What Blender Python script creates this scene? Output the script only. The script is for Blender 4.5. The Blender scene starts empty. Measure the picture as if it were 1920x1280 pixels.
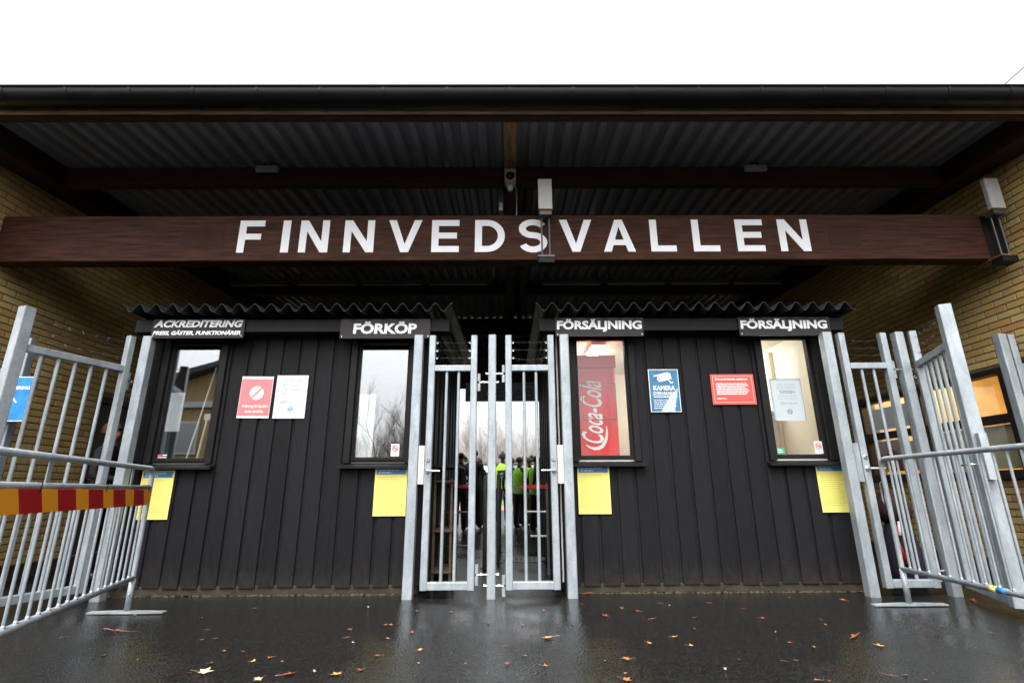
import bpy, bmesh, math, random, os
from math import sin, cos, tan, atan, atan2, pi, radians, sqrt, floor
from mathutils import Vector, Matrix
random.seed(7)
S = bpy.context.scene
COL = S.collection

# ------------------------------------------------------------------ camera
F_PX, PITCH, YAW, ROLL = 955.0, atan(278 / 955.0), radians(-0.4), radians(-0.33)
CAM_P = Vector((0, -4.8165, 0.9))
fw = Vector((-sin(YAW) * cos(PITCH), cos(YAW) * cos(PITCH), sin(PITCH)))
r0 = Vector((cos(YAW), sin(YAW), 0)); u0 = r0.cross(fw)
rr = cos(ROLL) * r0 + sin(ROLL) * u0; uu = -sin(ROLL) * r0 + cos(ROLL) * u0
cd = bpy.data.cameras.new('camera'); cam = bpy.data.objects.new('camera', cd); COL.objects.link(cam)
M = Matrix((rr, uu, -fw)).transposed().to_4x4(); M.translation = CAM_P
cam.matrix_world = M
cd.sensor_width = 36; cd.lens = F_PX / 1920 * 36; cd.clip_start = 0.05; cd.clip_end = 600
S.camera = cam

# ------------------------------------------------------------------ sky and light (overcast)
SUN_EL, SUN_AZ = radians(60), radians(195)          # high behind even cloud
W = bpy.data.worlds.new('World'); S.world = W; W.use_nodes = True
nt = W.node_tree; nt.nodes.clear()
sky = nt.nodes.new('ShaderNodeTexSky'); sky.sky_type = 'NISHITA'; sky.sun_disc = False
sky.sun_elevation = SUN_EL; sky.sun_rotation = SUN_AZ
sky.air_density = 1.0; sky.dust_density = 6.0; sky.ozone_density = 1.0
hsv = nt.nodes.new('ShaderNodeHueSaturation'); hsv.inputs['Saturation'].default_value = 0.14
bg = nt.nodes.new('ShaderNodeBackground'); bg.inputs['Strength'].default_value = 0.15
wo = nt.nodes.new('ShaderNodeOutputWorld')
nt.links.new(sky.outputs[0], hsv.inputs['Color']); nt.links.new(hsv.outputs[0], bg.inputs['Color']); nt.links.new(bg.outputs[0], wo.inputs['Surface'])
sl = bpy.data.lights.new('sun', 'SUN'); sl.energy = 0.5; sl.angle = radians(50); sl.color = (1, 0.97, 0.93)
sun = bpy.data.objects.new('sun', sl); COL.objects.link(sun)
sd = Vector((sin(SUN_AZ) * cos(SUN_EL), cos(SUN_AZ) * cos(SUN_EL), sin(SUN_EL)))   # towards the sun
sun.rotation_euler = sd.to_track_quat('Z', 'Y').to_euler()
V = S.view_settings; V.view_transform = 'Standard'; V.look = 'None'; V.exposure = 1.64; V.gamma = 1; V.use_curve_mapping = False
S.render.engine = 'CYCLES'
S.cycles.max_bounces = 8; S.cycles.diffuse_bounces = 4; S.cycles.glossy_bounces = 4; S.cycles.transparent_max_bounces = 12
S.cycles.caustics_reflective = False; S.cycles.caustics_refractive = False

# ------------------------------------------------------------------ material helpers
def new_mat(name):
    m = bpy.data.materials.new(name); m.use_nodes = True
    n = m.node_tree.nodes; b = n['Principled BSDF']
    return m, m.node_tree, b

def N(t, typ, **kw):
    n = t.nodes.new(typ)
    for k, v in kw.items():
        if k in n.inputs.keys(): n.inputs[k].default_value = v
        else: setattr(n, k, v)
    return n

def ramp(t, fac, stops):
    r = t.nodes.new('ShaderNodeValToRGB'); e = r.color_ramp.elements
    while len(e) < len(stops): e.new(0.5)
    for i, (p, c) in enumerate(stops):
        e[i].position = p; e[i].color = (*c, 1)
    t.links.new(fac, r.inputs['Fac']); return r

def simple(name, col, rough=0.5, metal=0.0, var=0.0, scale=8.0, bump=0.0, bscale=60.0, stretch=None, spec=0.5, rvar=0.0, coat=0.0):
    """base colour varied by noise, optional grain direction, bump and roughness variation"""
    m, t, b = new_mat(name)
    b.inputs['Roughness'].default_value = rough; b.inputs['Metallic'].default_value = metal
    b.inputs['Specular IOR Level'].default_value = spec; b.inputs['Coat Weight'].default_value = coat
    co = N(t, 'ShaderNodeTexCoord').outputs['Object']
    if stretch:
        mp = N(t, 'ShaderNodeMapping'); mp.inputs['Scale'].default_value = stretch; t.links.new(co, mp.inputs['Vector']); co = mp.outputs[0]
    if var > 0:
        nz = N(t, 'ShaderNodeTexNoise', Scale=scale, Detail=6.0, Roughness=0.6); t.links.new(co, nz.inputs['Vector'])
        lo = tuple(max(0, c * (1 - var)) for c in col); hi = tuple(min(1, c * (1 + var)) for c in col)
        r = ramp(t, nz.outputs['Fac'], [(0.3, lo), (0.7, hi)]); t.links.new(r.outputs[0], b.inputs['Base Color'])
        if rvar > 0:
            mr = N(t, 'ShaderNodeMapRange'); t.links.new(nz.outputs['Fac'], mr.inputs['Value'])
            mr.inputs['From Min'].default_value = 0.3; mr.inputs['From Max'].default_value = 0.7
            mr.inputs['To Min'].default_value = max(0.03, rough - rvar); mr.inputs['To Max'].default_value = min(1, rough + rvar)
            t.links.new(mr.outputs[0], b.inputs['Roughness'])
    else:
        b.inputs['Base Color'].default_value = (*col, 1)
    if bump > 0:
        n2 = N(t, 'ShaderNodeTexNoise', Scale=bscale, Detail=4.0); t.links.new(co, n2.inputs['Vector'])
        bp = N(t, 'ShaderNodeBump', Strength=bump, Distance=0.01); t.links.new(n2.outputs['Fac'], bp.inputs['Height']); t.links.new(bp.outputs[0], b.inputs['Normal'])
    return m

MT = {}
def galvanised():
    m, t, b = new_mat('galvanised_steel')
    co = N(t, 'ShaderNodeNewGeometry').outputs['Position']
    vo = N(t, 'ShaderNodeTexVoronoi', Scale=60.0); t.links.new(co, vo.inputs['Vector'])
    mp = N(t, 'ShaderNodeMapping'); mp.inputs['Scale'].default_value = (1, 1, 0.35); t.links.new(co, mp.inputs['Vector'])
    nz = N(t, 'ShaderNodeTexNoise', Scale=11.0, Detail=7.0, Roughness=0.65); t.links.new(mp.outputs[0], nz.inputs['Vector'])
    mx = N(t, 'ShaderNodeMix', data_type='RGBA'); mx.inputs['Factor'].default_value = 0.25
    r1 = ramp(t, nz.outputs['Fac'], [(0.25, (0.17, 0.205, 0.228)), (0.5, (0.31, 0.35, 0.378)), (0.72, (0.45, 0.49, 0.51))])
    r2 = ramp(t, vo.outputs['Color'], [(0.0, (0.24, 0.28, 0.305)), (1.0, (0.45, 0.49, 0.51))])
    t.links.new(r1.outputs[0], mx.inputs[6]); t.links.new(r2.outputs[0], mx.inputs[7]); t.links.new(mx.outputs[2], b.inputs['Base Color'])
    sp = N(t, 'ShaderNodeSeparateXYZ'); t.links.new(co, sp.inputs[0]); zz = N(t, 'ShaderNodeMapRange'); t.links.new(sp.outputs[2], zz.inputs['Value'])
    zz.inputs['From Min'].default_value = 0.0; zz.inputs['From Max'].default_value = 0.13; zz.inputs['To Min'].default_value = 0.15; zz.inputs['To Max'].default_value = 0.0
    n3 = N(t, 'ShaderNodeTexNoise', Scale=28.0, Detail=6.0, Roughness=0.75); t.links.new(co, n3.inputs['Vector']); ad = N(t, 'ShaderNodeMath', operation='ADD'); t.links.new(zz.outputs[0], ad.inputs[0]); t.links.new(n3.outputs['Fac'], ad.inputs[1])
    rs = ramp(t, ad.outputs[0], [(0.68, (0, 0, 0)), (0.84, (0.75, 0.75, 0.75))]); m2 = N(t, 'ShaderNodeMix', data_type='RGBA'); m2.inputs[7].default_value = (0.16, 0.105, 0.065, 1)
    t.links.new(rs.outputs[0], m2.inputs[0]); t.links.new(mx.outputs[2], m2.inputs[6]); t.links.new(m2.outputs[2], b.inputs['Base Color'])
    b.inputs['Metallic'].default_value = 0.3
    mr = N(t, 'ShaderNodeMapRange'); t.links.new(vo.outputs['Distance'], mr.inputs['Value']); mr.inputs['To Min'].default_value = 0.32; mr.inputs['To Max'].default_value = 0.55
    t.links.new(mr.outputs[0], b.inputs['Roughness'])
    return m
MT['galv'] = galvanised()

def brick_mat():
    """tone follows each brick of the coursing (0.26 x 0.075 m, half bond)"""
    m, t, b = new_mat('yellow_brick')
    g = N(t, 'ShaderNodeNewGeometry'); sp = N(t, 'ShaderNodeSeparateXYZ'); t.links.new(g.outputs['Position'], sp.inputs[0])
    def mth(op, a, bb=None):
        n = N(t, 'ShaderNodeMath', operation=op)
        for i, x in enumerate((a, bb)):
            if x is None: continue
            if isinstance(x, (int, float)): n.inputs[i].default_value = x
            else: t.links.new(x, n.inputs[i])
        return n.outputs[0]
    row = mth('FLOOR', mth('DIVIDE', mth('SUBTRACT', sp.outputs[2], 0.15), 0.075))
    along = mth('ADD', sp.outputs[1], mth('MULTIPLY', mth('MODULO', row, 2.0), 0.13))
    along = mth('ADD', along, mth('MULTIPLY', sp.outputs[0], 0.002))
    cell = mth('FLOOR', mth('DIVIDE', mth('ADD', along, 20.8), 0.26))
    cb = N(t, 'ShaderNodeCombineXYZ'); t.links.new(row, cb.inputs[0]); t.links.new(cell, cb.inputs[1])
    wn = N(t, 'ShaderNodeTexWhiteNoise'); t.links.new(cb.outputs[0], wn.inputs['Vector'])
    r = ramp(t, wn.outputs['Value'], [(0.0, (0.54, 0.345, 0.115)), (0.3, (0.66, 0.445, 0.165)), (0.6, (0.68, 0.50, 0.20)), (0.85, (0.56, 0.42, 0.155)), (0.97, (0.60, 0.32, 0.12))])
    nz = N(t, 'ShaderNodeTexNoise', Scale=35.0, Detail=6.0, Roughness=0.7); t.links.new(g.outputs['Position'], nz.inputs['Vector'])
    n2 = N(t, 'ShaderNodeTexNoise', Scale=1.3, Detail=3.0); t.links.new(g.outputs['Position'], n2.inputs['Vector'])
    r2 = ramp(t, nz.outputs['Fac'], [(0.3, (0.84, 0.84, 0.84)), (0.7, (1.08, 1.07, 1.05))])
    r3 = ramp(t, n2.outputs['Fac'], [(0.35, (0.90, 0.89, 0.88)), (0.65, (1, 1, 1))])
    x1 = N(t, 'ShaderNodeMix', data_type='RGBA', blend_type='MULTIPLY'); x1.inputs[0].default_value = 1
    t.links.new(r.outputs[0], x1.inputs[6]); t.links.new(r2.outputs[0], x1.inputs[7])
    x2 = N(t, 'ShaderNodeMix', data_type='RGBA', blend_type='MULTIPLY'); x2.inputs[0].default_value = 1
    t.links.new(x1.outputs[2], x2.inputs[6]); t.links.new(r3.outputs[0], x2.inputs[7])
    t.links.new(x2.outputs[2], b.inputs['Base Color'])
    b.inputs['Roughness'].default_value = 0.85
    bp = N(t, 'ShaderNodeBump', Strength=0.4, Distance=0.004); t.links.new(nz.outputs['Fac'], bp.inputs['Height']); t.links.new(bp.outputs[0], b.inputs['Normal'])
    return m
MT['brick'] = brick_mat()

def asphalt_mat():
    m, t, b = new_mat('wet_asphalt')
    g = N(t, 'ShaderNodeNewGeometry').outputs['Position']
    fine = N(t, 'ShaderNodeTexVoronoi', Scale=80.0); t.links.new(g, fine.inputs['Vector'])
    big = N(t, 'ShaderNodeTexNoise', Scale=0.9, Detail=6.0, Roughness=0.62); t.links.new(g, big.inputs['Vector'])
    mid = N(t, 'ShaderNodeTexNoise', Scale=26.0, Detail=5.0); t.links.new(g, mid.inputs['Vector'])
    spk = N(t, 'ShaderNodeTexNoise', Scale=170.0, Detail=2.0); t.links.new(g, spk.inputs['Vector'])
    r = ramp(t, mid.outputs['Fac'], [(0.3, (0.004, 0.0039, 0.0037)), (0.7, (0.015, 0.0145, 0.0138))])
    rs = ramp(t, spk.outputs['Fac'], [(0.60, (0, 0, 0)), (0.74, (0.11, 0.105, 0.10))])
    ad = N(t, 'ShaderNodeMix', data_type='RGBA', blend_type='ADD'); ad.inputs[0].default_value = 1
    t.links.new(r.outputs[0], ad.inputs[6]); t.links.new(rs.outputs[0], ad.inputs[7]); t.links.new(ad.outputs[2], b.inputs['Base Color'])
    # thin water film: smoother where water stands
    wet = N(t, 'ShaderNodeMapRange'); t.links.new(big.outputs['Fac'], wet.inputs['Value'])
    wet.inputs['From Min'].default_value = 0.38; wet.inputs['From Max'].default_value = 0.64; wet.inputs['To Min'].default_value = 0.24; wet.inputs['To Max'].default_value = 0.07
    t.links.new(wet.outputs[0], b.inputs['Roughness'])
    bs = N(t, 'ShaderNodeMapRange'); t.links.new(big.outputs['Fac'], bs.inputs['Value'])
    bs.inputs['From Min'].default_value = 0.38; bs.inputs['From Max'].default_value = 0.64; bs.inputs['To Min'].default_value = 0.42; bs.inputs['To Max'].default_value = 0.12
    bp = N(t, 'ShaderNodeBump', Distance=0.006); t.links.new(fine.outputs['Distance'], bp.inputs['Height']); t.links.new(bs.outputs[0], bp.inputs['Strength'])
    und = N(t, 'ShaderNodeTexNoise', Scale=2.2, Detail=3.0); t.links.new(g, und.inputs['Vector'])
    b2 = N(t, 'ShaderNodeBump', Strength=0.12, Distance=0.03); t.links.new(und.outputs['Fac'], b2.inputs['Height']); t.links.new(bp.outputs[0], b2.inputs['Normal'])
    t.links.new(b2.outputs[0], b.inputs['Normal'])
    b.inputs['IOR'].default_value = 1.33; b.inputs['Specular IOR Level'].default_value = 0.36
    return m
MT['asphalt'] = asphalt_mat()

def glass_mat(name, ior=2.0, tint=(0.93, 0.95, 0.94)):
    """double glazing as a thin pane: transparent plus mirror by the Fresnel law"""
    m = bpy.data.materials.new(name); m.use_nodes = True; t = m.node_tree; t.nodes.clear()
    tr = N(t, 'ShaderNodeBsdfTransparent'); tr.inputs[0].default_value = (*tint, 1)
    gl = N(t, 'ShaderNodeBsdfGlossy'); gl.inputs['Roughness'].default_value = 0.012; gl.inputs['Color'].default_value = (0.95, 0.97, 1, 1)
    fr = N(t, 'ShaderNodeFresnel'); gb = N(t, 'ShaderNodeNewGeometry')
    im = N(t, 'ShaderNodeMix'); im.inputs[2].default_value = ior; im.inputs[3].default_value = 1 / ior; t.links.new(gb.outputs['Backfacing'], im.inputs[0]); t.links.new(im.outputs[0], fr.inputs['IOR'])
    nz = N(t, 'ShaderNodeTexNoise', Scale=1.7, Detail=1.0); g = N(t, 'ShaderNodeNewGeometry'); t.links.new(g.outputs['Position'], nz.inputs['Vector'])
    bp = N(t, 'ShaderNodeBump', Strength=0.06, Distance=0.02); t.links.new(nz.outputs['Fac'], bp.inputs['Height']); t.links.new(bp.outputs[0], gl.inputs['Normal'])
    mx = N(t, 'ShaderNodeMixShader'); o = N(t, 'ShaderNodeOutputMaterial')
    t.links.new(fr.outputs[0], mx.inputs[0]); t.links.new(tr.outputs[0], mx.inputs[1]); t.links.new(gl.outputs[0], mx.inputs[2]); t.links.new(mx.outputs[0], o.inputs[0])
    return m
MT['glass'] = glass_mat('window_glass', 2.7)
MT['glass_lit'] = glass_mat('window_glass_clear', 1.5)

def emis(name, col, s):
    m, t, b = new_mat(name); b.inputs['Base Color'].default_value = (0.8, 0.8, 0.8, 1)
    b.inputs['Emission Color'].default_value = (*col, 1); b.inputs['Emission Strength'].default_value = s; return m

WOODZ = (14, 14, 1.2)      # grain running up
WOODX = (1.2, 14, 14)      # grain running across
WOODY = (14, 1.2, 14)
MT['black_wood'] = simple('black_stained_board', (0.0102, 0.0097, 0.0110), 0.6, var=0.28, scale=6, bump=0.35, bscale=5, stretch=WOODZ, spec=0.12)
def board_mat():
    m = MT['black_wood']; t = m.node_tree; b = t.nodes['Principled BSDF']
    src = b.inputs['Base Color'].links[0].from_socket
    oi = N(t, 'ShaderNodeObjectInfo'); mr = N(t, 'ShaderNodeMapRange'); mr.inputs['To Min'].default_value = 0.84; mr.inputs['To Max'].default_value = 1.18; t.links.new(oi.outputs['Random'], mr.inputs['Value'])
    x = N(t, 'ShaderNodeMix', data_type='RGBA', blend_type='MULTIPLY'); x.inputs[0].default_value = 1; t.links.new(src, x.inputs[6]); t.links.new(mr.outputs[0], x.inputs[7])
    g = N(t, 'ShaderNodeNewGeometry'); sp = N(t, 'ShaderNodeSeparateXYZ'); t.links.new(g.outputs['Position'], sp.inputs[0])
    nz = N(t, 'ShaderNodeTexNoise', Scale=14.0, Detail=6.0, Roughness=0.7); t.links.new(g.outputs['Position'], nz.inputs['Vector'])
    zz = N(t, 'ShaderNodeMapRange'); zz.inputs['From Min'].default_value = 0.06; zz.inputs['From Max'].default_value = 0.42; zz.inputs['To Min'].default_value = 0.35; zz.inputs['To Max'].default_value = -0.25; t.links.new(sp.outputs[2], zz.inputs['Value'])
    ad = N(t, 'ShaderNodeMath', operation='ADD'); t.links.new(zz.outputs[0], ad.inputs[0]); t.links.new(nz.outputs['Fac'], ad.inputs[1])
    rr_ = ramp(t, ad.outputs[0], [(0.55, (0, 0, 0)), (0.85, (0.32, 0.32, 0.32))])
    mu = N(t, 'ShaderNodeMix', data_type='RGBA'); mu.inputs[7].default_value = (0.045, 0.036, 0.029, 1); t.links.new(rr_.outputs[0], mu.inputs[0]); t.links.new(x.outputs[2], mu.inputs[6]); t.links.new(mu.outputs[2], b.inputs['Base Color'])
board_mat()
MT['black_trim'] = simple('black_trim', (0.011, 0.0105, 0.011), 0.5, var=0.25, scale=5, bump=0.2, bscale=6, spec=0.15)
MT['beam'] = simple('brown_stained_beam', (0.050, 0.0205, 0.0125), 0.6, var=0.6, scale=2.2, bump=0.3, bscale=7, stretch=WOODX, spec=0.1)
MT['letter'] = simple('white_letter_paint', (0.87, 0.87, 0.89), 0.5, var=0.04, scale=10)
MT['brown'] = simple('dark_brown_rafter', (0.032, 0.016, 0.009), 0.65, var=0.45, scale=2.5, bump=0.3, bscale=6, stretch=WOODY, spec=0.3)
MT['purlin'] = simple('dark_brown_purlin', (0.055, 0.026, 0.014), 0.65, var=0.4, scale=2.5, bump=0.3, bscale=6, stretch=WOODX, spec=0.3)
MT['tan_wood'] = simple('weathered_tan_wood', (0.44, 0.29, 0.15), 0.6, var=0.5, scale=3, bump=0.3, bscale=6, stretch=(9, 1.5, 9), spec=0.3)
MT['fascia'] = simple('weathered_fascia_board', (0.55, 0.38, 0.26), 0.5, var=0.4, scale=2.5, bump=0.3, bscale=6, stretch=WOODX, spec=0.4)
MT['gutter'] = simple('black_gutter_metal', (0.0045, 0.0045, 0.006), 0.40, var=0.3, scale=3, rvar=0.1, spec=0.17)
MT['sheet'] = simple('grey_roof_sheet', (0.33, 0.35, 0.41), 0.5, metal=0.2, var=0.12, scale=2.0, stretch=(3, 0.5, 3), rvar=0.1)
MT['hut_sheet'] = simple('dark_wet_roof_sheet', (0.026, 0.026, 0.027), 0.45, var=0.35, scale=5, bump=0.1, bscale=30, rvar=0.1, spec=0.12)
MT['sign_black'] = simple('brown_black_sign_panel', (0.022, 0.0165, 0.019), 0.33, var=0.15, scale=2, spec=0.22)
MT['white'] = simple('white_print', (0.86, 0.86, 0.87), 0.5)
MT['paper'] = simple('white_paper', (0.63, 0.64, 0.68), 0.45, var=0.04, scale=4)
MT['paper_red'] = simple('faded_red_paper', (0.72, 0.19, 0.20), 0.3, var=0.12, scale=2.5)
MT['red_sign'] = simple('coral_red_sign', (0.62, 0.075, 0.055), 0.35, var=0.05, scale=4)
MT['pinkwhite'] = simple('pale_print', (0.85, 0.72, 0.72), 0.4)
MT['yellow'] = simple('yellow_paper', (0.74, 0.66, 0.17), 0.4, var=0.04, scale=3)
MT['yellow_ink'] = simple('pale_olive_ink', (0.36, 0.32, 0.08), 0.5)
MT['blue_ink'] = simple('blue_print', (0.03, 0.17, 0.38), 0.4)
MT['blue_dark'] = simple('steel_blue_print', (0.028, 0.15, 0.28), 0.28, var=0.35, scale=4)
MT['blue_pale'] = simple('pale_blue_print', (0.40, 0.55, 0.66), 0.35)
MT['ink_grey'] = simple('grey_print', (0.33, 0.38, 0.50), 0.5)
MT['ink_black'] = simple('black_print', (0.02, 0.02, 0.025), 0.5)
MT['ink_red'] = simple('red_print', (0.62, 0.03, 0.03), 0.4)
MT['bright_blue'] = simple('bright_blue_print', (0.02, 0.22, 0.58), 0.35, var=0.35, scale=6)
MT['ink_green'] = simple('green_print', (0.05, 0.35, 0.20), 0.4)
MT['ink_pink'] = simple('magenta_print', (0.7, 0.08, 0.22), 0.4)
MT['concrete'] = simple('mossy_concrete', (0.026, 0.021, 0.012), 0.85, var=0.6, scale=7, bump=0.6, bscale=40)
MT['plinth_brown'] = simple('brown_plinth', (0.055, 0.035, 0.028), 0.8, var=0.3, scale=5, bump=0.3)
MT['mortar'] = simple('dark_mortar', (0.165, 0.125, 0.085), 0.9, var=0.3, scale=12, bump=0.4)
MT['dark'] = simple('dark_interior_paint', (0.03, 0.028, 0.027), 0.7, var=0.2)
MT['hut_inside'] = simple('dull_interior_board', (0.11, 0.095, 0.08), 0.7, var=0.25, scale=3)
MT['lit_wall'] = simple('cream_interior_wall', (0.80, 0.77, 0.69), 0.6, var=0.04)
MT['lit_wood'] = simple('pine_trim', (0.62, 0.47, 0.25), 0.5, var=0.15, scale=4)
MT['fridge'] = simple('red_fridge_panel', (0.80, 0.035, 0.04), 0.35)
MT['cream_steel'] = simple('cream_steel', (0.62, 0.60, 0.55), 0.45, var=0.08, scale=12)
MT['rusty_white'] = simple('chalky_white_steel', (0.52, 0.52, 0.51), 0.55, var=0.1, scale=14)
MT['rust'] = simple('rusty_edge', (0.20, 0.10, 0.035), 0.8, var=0.5, scale=25)
MT['steel'] = simple('bright_steel', (0.55, 0.56, 0.57), 0.25, metal=0.9)
MT['dark_steel'] = simple('dark_steel_rod', (0.09, 0.09, 0.095), 0.45, metal=0.4)
MT['black_plastic'] = simple('black_plastic', (0.008, 0.008, 0.009), 0.35, spec=0.15)
MT['lens'] = simple('camera_lens', (0.01, 0.01, 0.014), 0.06)
MT['diffuser'] = simple('lamp_diffuser', (0.55, 0.55, 0.58), 0.35)
MT['tube_fix'] = simple('dusty_lamp_casing', (0.15, 0.12, 0.10), 0.6)
MT['door'] = simple('brown_door', (0.085, 0.048, 0.040), 0.6, var=0.2, scale=3, stretch=WOODZ)
MT['win_frame'] = simple('dark_brown_frame', (0.018, 0.011, 0.009), 0.55, var=0.2)
MT['pole_grey'] = simple('grey_painted_tube', (0.10, 0.105, 0.115), 0.4)
MT['red_tube'] = simple('red_painted_tube', (0.48, 0.018, 0.025), 0.4)
MT['crate'] = simple('worn_plywood', (0.13, 0.085, 0.05), 0.7, var=0.4, scale=5)
MT['hivis'] = simple('high_visibility_green', (0.36, 0.78, 0.02), 0.6)
MT['band'] = simple('reflective_tape', (0.55, 0.55, 0.56), 0.4)
MT['cloth_black'] = simple('black_cloth', (0.012, 0.012, 0.014), 0.85)
MT['cloth_navy'] = simple('navy_cloth', (0.016, 0.018, 0.03), 0.85)
MT['cloth_brown'] = simple('brown_cloth', (0.09, 0.05, 0.02), 0.85)
MT['cloth_grey'] = simple('grey_cloth', (0.05, 0.052, 0.058), 0.85)
MT['maroon'] = simple('dark_maroon_cloth', (0.045, 0.015, 0.018), 0.75, var=0.3, scale=6)
MT['skin'] = simple('skin', (0.42, 0.22, 0.15), 0.55)
MT['hair'] = simple('brown_hair', (0.075, 0.035, 0.015), 0.7, var=0.4, scale=30)
MT['hair_dark'] = simple('dark_hair', (0.016, 0.012, 0.010), 0.7)
MT['bark'] = simple('grey_brown_bark', (0.16, 0.13, 0.115), 0.9, var=0.4, scale=5)
MT['twig'] = simple('bare_twigs', (0.22, 0.18, 0.155), 0.9)
MT['birch'] = simple('pale_birch_twigs', (0.34, 0.29, 0.26), 0.9)
MT['conifer'] = simple('dull_evergreen', (0.045, 0.06, 0.03), 0.9, var=0.4, scale=1)
MT['grass'] = simple('pitch_grass', (0.09, 0.18, 0.035), 0.9, var=0.2, scale=0.4)
MT['track'] = simple('faded_red_track', (0.30, 0.14, 0.12), 0.8, var=0.1, scale=0.5)
MT['house_wall'] = simple('yellow_timber', (0.62, 0.43, 0.20), 0.7, var=0.12, scale=4, stretch=WOODZ)
MT['house_roof'] = simple('grey_roofing', (0.10, 0.10, 0.11), 0.7, var=0.2)
LEAFM = [simple('orange_leaf', (0.30, 0.115, 0.035), 0.4, var=0.5, scale=30), simple('brown_leaf', (0.22, 0.065, 0.025), 0.4, var=0.5, scale=30),
         simple('ochre_leaf', (0.50, 0.25, 0.08), 0.4, var=0.4, scale=30), simple('tan_leaf', (0.52, 0.36, 0.24), 0.45, var=0.25, scale=25),
         simple('russet_leaf', (0.13, 0.04, 0.02), 0.4, var=0.5, scale=30)]

def stripes_mat():
    m, t, b = new_mat('red_yellow_striped_board')
    at = N(t, 'ShaderNodeUVMap'); sp = N(t, 'ShaderNodeSeparateXYZ'); t.links.new(at.outputs[0], sp.inputs[0])
    fr = N(t, 'ShaderNodeMath', operation='FRACT'); t.links.new(sp.outputs[0], fr.inputs[0])
    r = ramp(t, fr.outputs[0], [(0.0, (0.36, 0.006, 0.008)), (0.56, (0.78, 0.30, 0.012))]); r.color_ramp.interpolation = 'CONSTANT'
    t.links.new(r.outputs[0], b.inputs['Base Color']); b.inputs['Roughness'].default_value = 0.3
    return m
MT['stripes'] = stripes_mat()

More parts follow.
